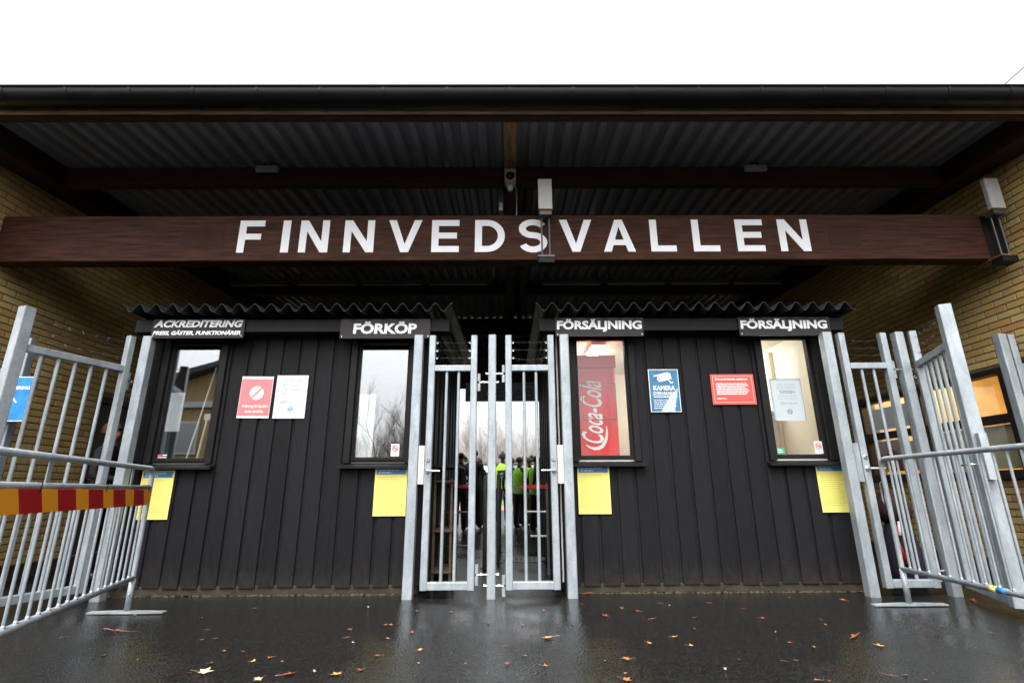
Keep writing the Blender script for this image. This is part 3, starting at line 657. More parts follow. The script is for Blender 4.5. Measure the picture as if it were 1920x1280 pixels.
# ------------------------------------------------------------------ ticket huts
YF = 0.20                                   # face of the proud boards
HB, HT = 0.065, 2.56
def hut(label, x0, x1, wins, inside, edges, base, ends):
    root = thing('ticket_hut', label, 'kiosk', base)
    yb = 2.75
    # plinth
    p = MB(); p.cbox(x0 + 0.03, x1 - 0.03, YF + 0.015, yb - 0.02, 0, 0.09, 'concrete', 0.01); p.build('plinth', root)
    # walls with window openings
    w = MB(); ya, yw = YF + 0.032, YF + 0.10
    cuts = [x0 + 0.002]
    for a, b_, z0, z1 in wins: cuts += [a, b_]
    cuts.append(x1 - 0.002)
    for q in range(0, len(cuts), 2): w.box(cuts[q], cuts[q + 1], ya, yw, 0.092, HT, inside)
    for a, b_, z0, z1 in wins: w.box(a, b_, ya, yw, 0.092, z0, inside); w.box(a, b_, ya, yw, z1, HT, inside)
    w.box(x0 + 0.002, x0 + 0.06, yw, yb, 0.092, HT, inside); w.box(x1 - 0.06, x1 - 0.002, yw, yb, 0.092, HT, inside)
    w.box(x0 + 0.06, x1 - 0.06, yb - 0.06, yb, 0.092, HT, inside)
    w.box(x0 + 0.06, x1 - 0.06, yw, yb - 0.06, 0.092, 0.14, 'hut_inside'); w.box(x0 + 0.002, x1 - 0.002, yw, yb, HT, HT + 0.012, inside)
    w.build('wall', root)
    # front boards standing proud of narrow under boards
    for i, (a, b_) in enumerate(zip(edges[:-1], edges[1:])):
        for kind, xa, xb, yo in (('cladding_board', a + 0.016, b_ - 0.016, YF + 0.003 * ((i * 7) % 3) / 2), ('under_board', b_ - 0.022, b_ + 0.022, YF + 0.0195)):
            if kind == 'under_board' and i == len(edges) - 2: continue
            lo0 = HB + 0.014 * random.random() + (0.01 if kind == 'under_board' else 0)
            jobs = [(xa, xb, lo0, 2.44)]
            for wa, wb, z0, z1 in wins:
                nj = []
                for p0, p1, q0, q1 in jobs:
                    if p1 <= wa - 0.06 or p0 >= wb + 0.06: nj.append((p0, p1, q0, q1)); continue
                    nj.append((p0, p1, q0, z0 - 0.05))
                    for c0, c1 in ((p0, wa - 0.064), (wb + 0.064, p1)):
                        if c1 - c0 > 0.012: nj.append((c0, c1, z0 - 0.0495, q1))
                jobs = nj
            for p0, p1, q0, q1 in jobs:
                bd = MB(); bd.cbox(p0, p1, yo, yo + (0.019 if kind == 'cladding_board' else 0.011), q0, q1, 'black_wood', 0.003); bd.build(kind, root)
    # side cladding
    for X, sg in ((x0, -1), (x1, 1)):
        sb = MB(); k = 0; y = YF + 0.02
        while y < yb - 0.1:
            o = 0.014 if k % 2 == 0 else 0.0
            xa, xb = sorted((X, X + sg * (0.016 + o))); sb.cbox(xa, xb, y, y + 0.165, 0.07, 2.5, 'black_wood', 0.003); y += 0.172; k += 1
        tag(sb.build('side_cladding', root), kind='stuff')
    # fascia and corrugated roof
    fs = MB(); fs.cbox(ends[0] + 0.04, ends[1] - 0.05, 0.035, YF - 0.004, 2.42, 2.552, 'black_trim', 0.005); fs.build('fascia_board', root)
    pitch, amp = 0.16, 0.041
    xa, xb = ends
    pr = []; n = int((xb - xa) / pitch * 12)
    for i in range(n + 1):
        x = xa + (xb - xa) * i / n; pr.append((x, amp * cos(2 * pi * (x - xa) / pitch)))
    zr = lambda y: 2.614 + 0.045 * (y + 0.13)
    rs = MB(); N_ = len(pr); y0r, y1r = -0.13, yb + 0.12
    vs = []
    for dz in (0, 0.006):
        for yy in (y0r, y1r): vs += [(x, yy, zr(yy) + h + dz) for x, h in pr]
    fs_ = [(q, q + N_, q + 1 + N_, q + 1) for q in range(N_ - 1)] + [(2 * N_ + q, 2 * N_ + q + 1, 3 * N_ + q + 1, 3 * N_ + q) for q in range(N_ - 1)] + [(q, q + 1, 2 * N_ + q + 1, 2 * N_ + q) for q in range(N_ - 1)]
    rs.add(vs, fs_, 'hut_sheet'); rs.build('corrugated_roof', root, smooth=True, auto=60)
    # windows
    for a, b_, z0, z1 in wins:
        c = 0.062
        fr = MB()
        for xa_, xb_ in ((a - c, a + 0.004), (b_ - 0.004, b_ + c)): fr.cbox(xa_, xb_, YF - 0.024, YF + 0.03, z0 - 0.02, z1 + 0.05, 'black_trim', 0.005)
        fr.cbox(a + 0.004, b_ - 0.004, YF - 0.022, YF + 0.03, z1 - 0.004, z1 + 0.05, 'black_trim', 0.005)
        for xa_, xb_ in ((a, a + 0.03), (b_ - 0.03, b_)): fr.cbox(xa_, xb_, YF + 0.012, YF + 0.08, z0, z1 - 0.006, 'black_trim', 0.005)
        fr.cbox(a + 0.03, b_ - 0.03, YF + 0.012, YF + 0.08, z0, z0 + 0.035, 'black_trim', 0.005)
        fr.cbox(a + 0.03, b_ - 0.03, YF + 0.012, YF + 0.08, z1 - 0.035, z1 - 0.006, 'black_trim', 0.005)
        wn = fr.build('window', root)
        gp_ = MB(); gp_.box(a + 0.03, b_ - 0.03, YF + 0.038, YF + 0.048, z0 + 0.035, z1 - 0.035, 'glass_lit' if inside == 'lit_wall' else 'glass'); gp_.build('pane', wn)
        sl_ = MB(); sl_.add([(a - c - 0.03, YF - 0.075, z0 - 0.05), (b_ + c + 0.03, YF - 0.075, z0 - 0.05), (b_ + c + 0.03, YF + 0.02, z0 - 0.022), (a - c - 0.03, YF + 0.02, z0 - 0.022),
                             (a - c - 0.03, YF - 0.075, z0 - 0.072), (b_ + c + 0.03, YF - 0.075, z0 - 0.072), (b_ + c + 0.03, YF + 0.0, z0 - 0.06), (a - c - 0.03, YF + 0.0, z0 - 0.06)],
                            [(0, 1, 2, 3), (7, 6, 5, 4), (0, 4, 5, 1), (1, 5, 6, 2), (2, 6, 7, 3), (3, 7, 4, 0)], 'black_trim'); sl_.build('sill', wn)
    return root
WL1, WL2 = (-3.43, -2.905, 1.175, 2.375), (-1.53, -0.995, 1.175, 2.38)
WR1, WR2 = (0.67, 1.215, 1.18, 2.415), (2.575, 3.095, 1.18, 2.415)
eL = [-3.70, -3.50, -3.32] + [-3.138 + 0.1717 * k for k in range(14)] ; eL[-1] = -0.80
eR = [0.48, 0.66] + [0.66 + 0.18 * k for k in range(1, 15)]; eR[-1] = 3.29; eR = [e for e in eR if e <= 3.29]
hutL = hut('black boarded ticket hut left of the gate with dark windows', -3.70, -0.80, [WL1, WL2], 'hut_inside', eL, (-2.25, 0.2, 0), (-3.755, -0.54))
hutR = hut('black boarded ticket hut right of the gate, lit inside', 0.48, 3.29, [WR1, WR2], 'lit_wall', eR, (1.9, 0.2, 0), (0.27, 3.41))

# crumbled, mossy edge where the asphalt meets the plinths
MT['moss'] = simple('mossy_grit', (0.045, 0.036, 0.018), 0.9, var=0.7, scale=18, bump=0.5)
rg = random.Random(31)
for xa, xb in ((-3.70, -0.98), (0.62, 3.30)):
    m = MB()
    for k in range(420):
        x = rg.uniform(xa, xb); d = abs(rg.gauss(0, .022)); y = YF + 0.040 - d; r = rg.uniform(.005, .02) * (1 - d * 6 if d < .12 else .3); h = r * rg.uniform(.5, 1.3) + max(0, .03 - d) * .8
        vs = [(x + r * 1.5 * cos(q * 1.2566 + rg.uniform(-.3, .3)), y + r * sin(q * 1.2566), 0.001) for q in range(5)] + [(x + r * .4 * rg.uniform(-1, 1), y, h)]
        m.add(vs, [(q, (q + 1) % 5, 5) for q in range(5)], 'moss')
    o = m.build('moss_grit'); tag(o, 'mossy grit along the foot of the %s hut plinth' % ('left' if xa < 0 else 'right'), kind='stuff')
# ---- inside the huts
MT['tube_lit'] = emis('lit_fluorescent_tube', (1, 0.95, 0.86), 13)
for x, lab in ((1.05, 'lit ceiling lamp in the right hut behind the fridge window'), (2.75, 'lit ceiling lamp in the right hut behind the payment sheet window')):
    l = thing('ceiling_lamp', lab, 'lamp', (x, 1.5, 2.5))
    c = MB(); c.cbox(x - 0.08, x + 0.08, 0.9, 2.1, 2.52, 2.56, 'lit_wall', 0.005); c.build('casing', l)
    c = MB(); c.tube([(x - 0.04, 0.95, 2.50), (x - 0.04, 2.05, 2.50)], 0.016, 'tube_lit', 8); c.build('tube', l)
    c = MB(); c.tube([(x + 0.04, 0.95, 2.50), (x + 0.04, 2.05, 2.50)], 0.016, 'tube_lit', 8); c.build('tube', l)
# red drinks fridge seen through the window
fr = thing('drinks_fridge', 'tall red drinks fridge with white script behind the right hut window', 'fridge', (0.93, 0.75, 0.14))
c = MB(); c.cbox(0.66, 1.15, 0.56, 1.05, 0.15, 2.30, 'fridge', 0.015); c.build('body', fr)
c = MB(); c.cbox(0.655, 1.155, 0.535, 0.56, 2.16, 2.30, 'fridge', 0.006); c.build('header_panel', fr)
c = MB(); c.text('Coca-Cola', 0.76, 1.36, 0.23, 0.66, 0.556, 'white', bold=0.012, shear=0.45, rot=True)
def swirl(pts, w, y, mb, k):
    vs = []
    for i, (x, z) in enumerate(pts):
        a = Vector(pts[min(i + 1, len(pts) - 1)]) - Vector(pts[max(i - 1, 0)]); a.normalize(); t_ = sin(pi * (i + 0.3) / (len(pts) - 0.4)) * w / 2 + 0.003
        vs += [(x - a.y * t_, y, z + a.x * t_), (x + a.y * t_, y, z - a.x * t_)]
    mb.add(vs, [(2 * i, 2 * i + 1, 2 * i + 3, 2 * i + 2) for i in range(len(pts) - 1)], k)
swirl([(0.80, 1.345), (0.84, 1.318), (0.885, 1.305), (0.93, 1.31), (0.97, 1.33), (1.0, 1.37), (1.018, 1.42), (1.025, 1.48), (1.022, 1.54)], 0.03, 0.556, c, 'white')
c.build('script_lettering', fr)
# furniture and trim seen through the second lit window
c = thing('shelf_rack', 'pale shelf rack with pine uprights inside the lit right hut', 'shelf', (2.7, 1.6, 0.14))
for x in (2.55, 2.95, 3.18):
    q = MB(); q.cbox(x, x + 0.045, 1.2, 1.245, 0.14, 2.5, 'lit_wood', 0.003); q.build('upright', c)
for z in (0.7, 1.1, 1.75):
    q = MB(); q.cbox(2.5, 3.22, 1.15, 1.55, z, z + 0.03, 'cream_steel', 0.003); q.build('shelf', c)
q = MB(); q.box(2.6, 2.92, 1.26, 1.5, 1.13, 1.42, 'crate'); q.build('box', c)
c = thing('counter', 'brown counter inside the lit right hut', 'counter', (2.0, 0.6, 0.14))
q = MB(); q.cbox(1.3, 3.2, 0.36, 0.8, 1.02, 1.06, 'lit_wood', 0.004); q.build('top', c); q = MB(); q.box(1.32, 3.18, 0.4, 0.76, 0.14, 1.02, 'crate'); q.build('front', c)
c = thing('counter', 'dark counter inside the left hut behind its windows', 'counter', (-2.0, 0.6, 0.14))
q = MB(); q.cbox(-3.6, -0.95, 0.36, 0.85, 1.0, 1.04, 'crate', 0.004); q.build('top', c); q = MB(); q.box(-3.6, -0.95, 0.42, 0.8, 0.14, 1.0, 'dark'); q.build('front', c)
c = thing('lamp_stand', 'thin white rod leaning inside the first left hut window', 'rod', (-3.2, 0.4, 1.04))
q = MB(); q.tube([(-3.20, 0.37, 1.20), (-3.06, 0.40, 2.15)], 0.008, 'white', 6); q.build('rod', c)
q = MB(); q.tube([(-3.10, 0.38, 1.20), (-3.07, 0.40, 1.62)], 0.012, 'cream_steel', 6); q.box(-3.10, -3.02, 0.39, 0.41, 1.60, 1.66, 'cream_steel'); q.build('clip_arm', c)

# ------------------------------------------------------------------ sheets and signs
def sheet(name, label, cat, x0, x1, z0, z1, y, k, thick=0.003, tilt=0.0, group=None, part='panel'):
    t = thing(name, label, cat, ((x0 + x1) / 2, y, z0), group)
    m = MB(); m.box(x0, x1, y, y + thick, z0, z1, k); m.build(part, t)
    t.rotation_euler = (0, tilt, 0)
    return t
def lines(m, x0, x1, ztop, n, dz, h, y, k, seed=1, frac=(0.75, 1.0), center=False):
    """rows of small unreadable print: short word-like dashes"""
    rnd = random.Random(seed)
    for i in range(n):
        z = ztop - i * dz; w = (x1 - x0) * rnd.uniform(*frac); x = x0 + ((x1 - x0 - w) / 2 if center else 0); end = x + w
        while x < end - 0.004:
            l = rnd.uniform(0.012, 0.04); e = min(x + l, end); m.quad(x, e, z - h, z, y, k); x = e + 0.006
YS = 0.018
def hut_sign(x0, x1, z0, z1, label, rows):
    q = (YS + 4.8165) / (0.086 + 4.8165); zq = lambda z: 0.9 + (z - 0.9) * q; x0, x1, z0, z1 = x0 * q, x1 * q, zq(z0), zq(z1); rows = [(a[0], a[1] * q, a[2] * q, zq(a[3]), zq(a[4]), a[5]) for a in rows]
    t = sheet('hut_sign', label, 'sign', x0, x1, z0, z1, YS, 'sign_black', 0.012)
    m = MB()
    for s_, a, b_, c_, d_, sh in rows: m.text(s_, a, c_, b_ - a, d_ - c_, YS - 0.0015, 'white', bold=0.042, shear=sh)
    m.build('lettering', t)
    m = MB()
    for x in (x0 + 0.02, x1 - 0.02):
        m.lathe([(0.006, 0.0), (0.006, -0.004)], (x, YS, z0 + 0.02), 'steel', 8, 'y')
    m.build('screws', t)
    return t
hut_sign(-3.585, -2.66, 2.375, 2.575, 'dark sign reading ACKREDITERING over the leftmost hut window', [('ACKREDITERING', -3.57, -2.68, 2.487, 2.562, 0.22), ('PRESS, GÄSTER, FUNKTIONÄRER', -3.57, -2.69, 2.400, 2.458, 0.22)])
hut_sign(-1.695, -0.79, 2.365, 2.568, 'dark sign reading FÖRKÖP over the left hut window beside the gate', [('FÖRKÖP', -1.565, -0.925, 2.412, 2.545, 0.03)])
hut_sign(0.475, 1.365, 2.378, 2.575, 'dark sign reading FÖRSÄLJNING over the fridge window beside the gate', [('FÖRSÄLJNING', 0.488, 1.35, 2.425, 2.562, 0.03)])
hut_sign(2.335, 3.265, 2.378, 2.575, 'dark sign reading FÖRSÄLJNING over the rightmost hut window', [('FÖRSÄLJNING', 2.352, 3.235, 2.425, 2.560, 0.03)])

YP = YF - 0.012
# red no smoking poster
t = sheet('poster', 'faded red no smoking poster with white edges on the left hut', 'poster', -2.665, -2.352, 1.588, 2.002, YP, 'white', tilt=radians(0.6))
m = MB(); y = YP - 0.0015; m.quad(-2.662, -2.355, 1.608, 1.978, y, 'paper_red'); y -= 0.001
def disc(m, cx, cz, r, y, k, n=24): m.add([(cx + r * cos(2 * pi * q / n), y, cz + r * sin(2 * pi * q / n)) for q in range(n)], [tuple(range(n))], k)
def ring(m, cx, cz, r0_, r1_, y, k, n=24):
    vs = [(cx + r * cos(2 * pi * q / n), y, cz + r * sin(2 * pi * q / n)) for r in (r0_, r1_) for q in range(n)]
    m.add(vs, [(q, (q + 1) % n, n + (q + 1) % n, n + q) for q in range(n)], k)
cx, cz = -2.50, 1.835
disc(m, cx, cz, 0.068, y, 'white'); ring(m, cx, cz, 0.068, 0.080, y - 0.0005, 'paper_red')
m.quad(cx - 0.06, cx + 0.05, cz - 0.012, cz + 0.008, y - 0.0005, 'pinkwhite'); m.quad(cx - 0.075, cx - 0.06, cz - 0.012, cz + 0.008, y - 0.0006, 'ink_grey')
m.add([(cx - 0.055, y - 0.001, cz - 0.045), (cx - 0.04, y - 0.001, cz - 0.058), (cx + 0.055, y - 0.001, cz + 0.045), (cx + 0.04, y - 0.001, cz + 0.058)], [(0, 1, 2, 3)], 'paper_red')
m.text('Rökning förbjuden', -2.625, 1.685, 0.25, 0.034, y, 'pinkwhite', bold=0.02); m.text('inom området', -2.59, 1.64, 0.18, 0.028, y, 'pinkwhite', bold=0.02); m.build('print', t)
# payment sheet
t = sheet('poster', 'white payment notice beside the red poster on the left hut', 'poster', -2.315, -2.003, 1.583, 2.012, YP, 'paper', tilt=radians(0.2))
m = MB(); y = YP - 0.0015
for s_, z, h, w in (('FÖR LÄTTARE', 1.945, 0.032, 0.22), ('BETALNING', 1.897, 0.030, 0.18), ('MED SWISH', 1.85, 0.030, 0.18), ('Logga in på det fria', 1.815, 0.017, 0.22), ('nätverket', 1.79, 0.017, 0.10), ('@fotboll', 1.722, 0.042, 0.20)):
    m.text(s_, -2.16 - w / 2, z, w, h, y, 'ink_grey', bold=0.004)
disc(m, -2.15, 1.675, 0.026, y, 'blue_ink'); disc(m, -2.15, 1.675, 0.021, y - 0.0005, 'blue_pale'); m.quad(-2.168, -2.132, 1.670, 1.679, y - 0.001, 'blue_ink'); m.build('print', t)
# yellow sheets
def yellow(x0, z0, label):
    t = sheet('notice', label, 'notice', x0, x0 + 0.305, z0, z0 + 0.44, YP, 'yellow', group='yellow notices on the huts')
    m = MB(); y = YP - 0.0015; m.quad(x0 + 0.014, x0 + 0.29, z0 + 0.375, z0 + 0.428, y, 'blue_ink')
    lines(m, x0 + 0.03, x0 + 0.27, z0 + 0.42, 2, 0.022, 0.012, y - 0.0008, 'blue_pale', 5, (0.5, 1.0))
    lines(m, x0 + 0.03, x0 + 0.27, z0 + 0.35, 16, 0.019, 0.0035, y - 0.0005, 'yellow_ink', int(abs(x0) * 100), (0.7, 1.0)); m.build('print', t)
    m = MB()
    for q in (0.03, 0.27): m.lathe([(0.005, 0), (0.004, -0.004)], (x0 + q, YP, z0 + 0.018), 'yellow_ink', 8, 'y')
    m.build('pins', t)
yellow(-3.475, 0.655, 'yellow notice partly behind the striped barrier board on the left hut')
yellow(-1.272, 0.673, 'yellow notice under the FÖRKÖP window beside the gate post')
yellow(0.650, 0.680, 'yellow notice under the fridge window beside the gate post')
yellow(2.935, 0.682, 'yellow notice under the rightmost hut window')
# camera surveillance sign
x0, x1, z0, z1 = 1.402, 1.702, 1.627, 2.057
t = sheet('warning_sign', 'blue surveillance camera sign on the right hut', 'sign', x0, x1, z0, z1, YP - 0.004, 'white', 0.005)
m = MB(); y = YP - 0.0055; m.quad(x0 + .006, x1 - .006, z0 + .006, z1 - .006, y, 'blue_dark'); y -= 0.001
m.add([(x0 + .10, y, z0 + .007), (x0 + .235, y, z0 + .007), (x0 + .285, y, z0 + .24), (x0 + .21, y, z0 + .17)], [(0, 1, 2, 3)], 'blue_pale'); y -= 0.001
bx, bz = x0 + 0.145, z1 - 0.085        # camera body pointing left, slightly down
def rp(px, pz, a=radians(12)): return (bx + px * cos(a) - pz * sin(a), y, bz + px * sin(a) + pz * cos(a))
m.add([rp(-.055, -.034), rp(.055, -.034), rp(.055, .034), rp(-.055, .034)], [(0, 1, 2, 3)], 'white')
m.add([rp(-.09, .028), rp(.06, .034), rp(.06, .044), rp(-.085, .040)], [(0, 1, 2, 3)], 'white')
for q in (0.062, 0.074): m.add([rp(q, -.03), rp(q + .007, -.03), rp(q + .007, .034), rp(q, .034)], [(0, 1, 2, 3)], 'white')
y -= 0.0006; c_ = rp(-.045, -.004); disc(m, c_[0], c_[2], 0.024, y, 'blue_dark'); disc(m, c_[0], c_[2], 0.019, y - .0005, 'white'); disc(m, c_[0], c_[2], 0.009, y - .001, 'blue_dark')
m.add([rp(.045, -.042), rp(.056, -.042), rp(.068, -.066), rp(.057, -.068)], [(0, 1, 2, 3)], 'white'); m.add([rp(.06, -.062), rp(.085, -.062), rp(.085, -.073), rp(.06, -.073)], [(0, 1, 2, 3)], 'white')
m.text('KAMERA', x0 + .04, z1 - .213, .215, .046, y, 'white', bold=0.025); m.text('ÖVERVAKNING', x0 + .035, z1 - .258, .225, .036, y, 'white', bold=0.01)
m.quad(x0 + .03, x1 - .03, z1 - .262 - .004, z1 - .262 - .001, y, 'white'); lines(m, x0 + .04, x1 - .03, z1 - .275, 1, .02, .010, y, 'white', 4, (1, 1)); lines(m, x0 + .035, x1 - .03, z1 - .31, 5, .02, .006, y, 'white', 9, (.7, 1))
m.build('print', t)
m = MB()
for q in (x0 + .015, x1 - .015):
    for w_ in (z0 + .015, z1 - .015): m.lathe([(0.005, 0), (0.004, -0.005)], (q, YP - 0.004, w_), 'black_plastic', 8, 'y')
m.build('screws', t)
# red entry ban sign
x0, x1, z0, z1 = 2.022, 2.456, 1.698, 2.004
t = sheet('warning_sign', 'coral red text sign on the right hut', 'sign', x0, x1, z0, z1, YP - 0.004, 'red_sign', 0.005)
m = MB(); y = YP - 0.0055; e = 0.02
for a, b_, c_, d_ in ((x0 + e, x1 - e, z1 - e - .003, z1 - e), (x0 + e, x1 - e, z0 + e, z0 + e + .003), (x0 + e, x0 + e + .003, z0 + e, z1 - e), (x1 - e - .003, x1 - e, z0 + e, z1 - e)): m.quad(a, b_, c_, d_, y, 'pinkwhite')
m.text('Förbud att beträda spelplanen', x0 + .045, z1 - .066, .325, .026, y, 'white', bold=0.025); lines(m, x0 + .05, x1 - .045, z1 - .092, 7, .0175, .010, y, 'pinkwhite', 12, (.85, 1)); lines(m, x0 + .05, x0 + .14, z0 + .065, 1, .02, .010, y, 'pinkwhite', 2, (1, 1)); m.build('print', t)
# sheets and stickers in the windows (inside of the glass)
YG = YF + 0.0375
def sticker_smoke(x0, z0, label):
    t = sheet('sticker', label, 'sticker', x0, x0 + 0.082, z0, z0 + 0.118, YG - 0.0025, 'paper', 0.002)
    m = MB(); y = YG - 0.0035; cx, cz = x0 + .041, z0 + .074; ring(m, cx, cz, .022, .029, y, 'ink_red'); m.quad(cx - .018, cx + .018, cz - .004, cz + .003, y, 'ink_black')
    m.add([(cx - .018, y - .0005, cz + .013), (cx - .013, y - .0005, cz + .018), (cx + .018, y - .0005, cz - .013), (cx + .013, y - .0005, cz - .018)], [(0, 1, 2, 3)], 'ink_red')
    lines(m, x0 + .015, x0 + .068, z0 + .032, 2, .012, .004, y, 'ink_grey', 3, (.6, 1), True); m.build('print', t)
sticker_smoke(-1.148, 1.218, 'no smoking sticker in the FÖRKÖP window')
sticker_smoke(2.985, 1.222, 'no smoking sticker in the rightmost hut window')
t = sheet('sticker', 'small pink and black sticker at the foot of the leftmost hut window', 'sticker', -3.398, -3.30, 1.212, 1.25, YG - 0.0025, 'ink_black', 0.002)
m = MB(); m.quad(-3.394, -3.352, 1.232, 1.246, YG - .0035, 'ink_pink'); m.quad(-3.346, -3.306, 1.235, 1.245, YG - .0035, 'white'); m.quad(-3.394, -3.306, 1.216, 1.222, YG - .0035, 'white'); m.build('print', t)
t = sheet('sticker', 'round edged green sticker in the rightmost hut window', 'sticker', 2.61, 2.685, 1.222, 1.278, YG - 0.0025, 'ink_green', 0.002)
m = MB(); lines(m, 2.62, 2.675, 1.264, 2, .02, .008, YG - .0035, 'white', 3, (.7, 1)); m.build('print', t)
YI = YF + 0.052
sheet('paper_sheet', 'blank white sheet inside the leftmost hut window', 'paper', -3.385, -3.245, 1.47, 1.855, YI, 'paper', 0.004)
sheet('paper_sheet', 'tall blank white sheet inside the FÖRKÖP window', 'paper', -1.495, -1.335, 1.212, 1.83, YI, 'white', 0.004)
t = sheet('paper_sheet', 'framed clear sheet over the fridge behind the right hut window', 'paper', 0.735, 1.08, 1.56, 1.57, YI, 'dark_steel', 0.004)
m = MB(); m.box(0.735, 1.08, YI, YI + .004, 1.925, 1.935, 'dark_steel'); m.box(0.735, 0.743, YI, YI + .004, 1.57, 1.925, 'dark_steel'); m.box(1.072, 1.08, YI, YI + .004, 1.57, 1.925, 'dark_steel'); m.build('frame', t)
t = sheet('poster', 'white payment notice inside the rightmost hut window', 'poster', 2.66, 2.955, 1.545, 1.955, YI, 'paper', 0.004)
m = MB(); y = YI - 0.0015
for s_, z, h, w in (('FÖR LÄTTARE', 1.90, 0.022, 0.17), ('BETALNING MED', 1.868, 0.02, 0.19), ('SWISH', 1.815, 0.036, 0.15), ('LOGGA IN PÅ DET', 1.785, 0.018, 0.20), ('FRIA NÄTVERKET', 1.757, 0.018, 0.20), ('@fotboll', 1.70, 0.035, 0.17)): m.text(s_, 2.81 - w / 2, z, w, h, y, 'blue_ink' if s_ == 'SWISH' else 'ink_grey', bold=0.006)
ring(m, 2.81, 1.635, .018, .026, y, 'blue_ink'); m.quad(2.795, 2.825, 1.631, 1.639, y, 'blue_ink')
for a, b_, c_, d_ in ((2.645, 2.66, 1.545, 1.97), (2.955, 2.965, 1.545, 1.97), (2.645, 2.965, 1.955, 1.97)): m.quad(a, b_, c_, d_, y, 'ink_grey')
m.build('print', t)

# ------------------------------------------------------------------ galvanised gates
def post(name, label, x, y, top=2.372, w=0.088, base=0.0, group='galvanised gate posts'):
    t = thing(name, label, 'post', (x, y, 0), group, world=False)
    m = MB(); m.bar((0, 0, base), (0, 0, top), w, w, 'galv', side=(1, 0, 0), r=0.010); m.build('tube', t)
    m = MB(); m.bar((0, 0, top), (0, 0, top + 0.004), w - 0.006, w - 0.006, 'galv', side=(1, 0, 0), r=0.008); m.build('cap', t)
    m = MB()
    for q in (-0.03, 0.03): m.lathe([(0.004, 0), (0.003, -0.003)], (q, -w / 2, 1.78), 'black_plastic', 8, 'y')
    m.build('screws', t)
    return t
post('gate_post', 'galvanised post on the left of the central double gate', -0.885, 0.044)
post('gate_post', 'galvanised middle post between the two central gate leaves', -0.160, 0.038, w=0.076)
post('gate_post', 'galvanised post on the right of the central double gate', 0.548, 0.044)
post('gate_post', 'galvanised post at the outer corner of the left hut', -3.56, 0.05)
post('gate_post', 'galvanised post at the outer corner of the right hut', 3.135, 0.0, w=0.09)
post('gate_post', 'galvanised post between the narrow right gate leaf and the open one', 3.852, 0.0, w=0.085)
post('gate_post', 'galvanised post farthest left, by the blue sign', -4.78, 0.10, w=0.08)
post('gate_post', 'galvanised post farthest right, by the brick wall', 4.94, 0.07, w=0.08)

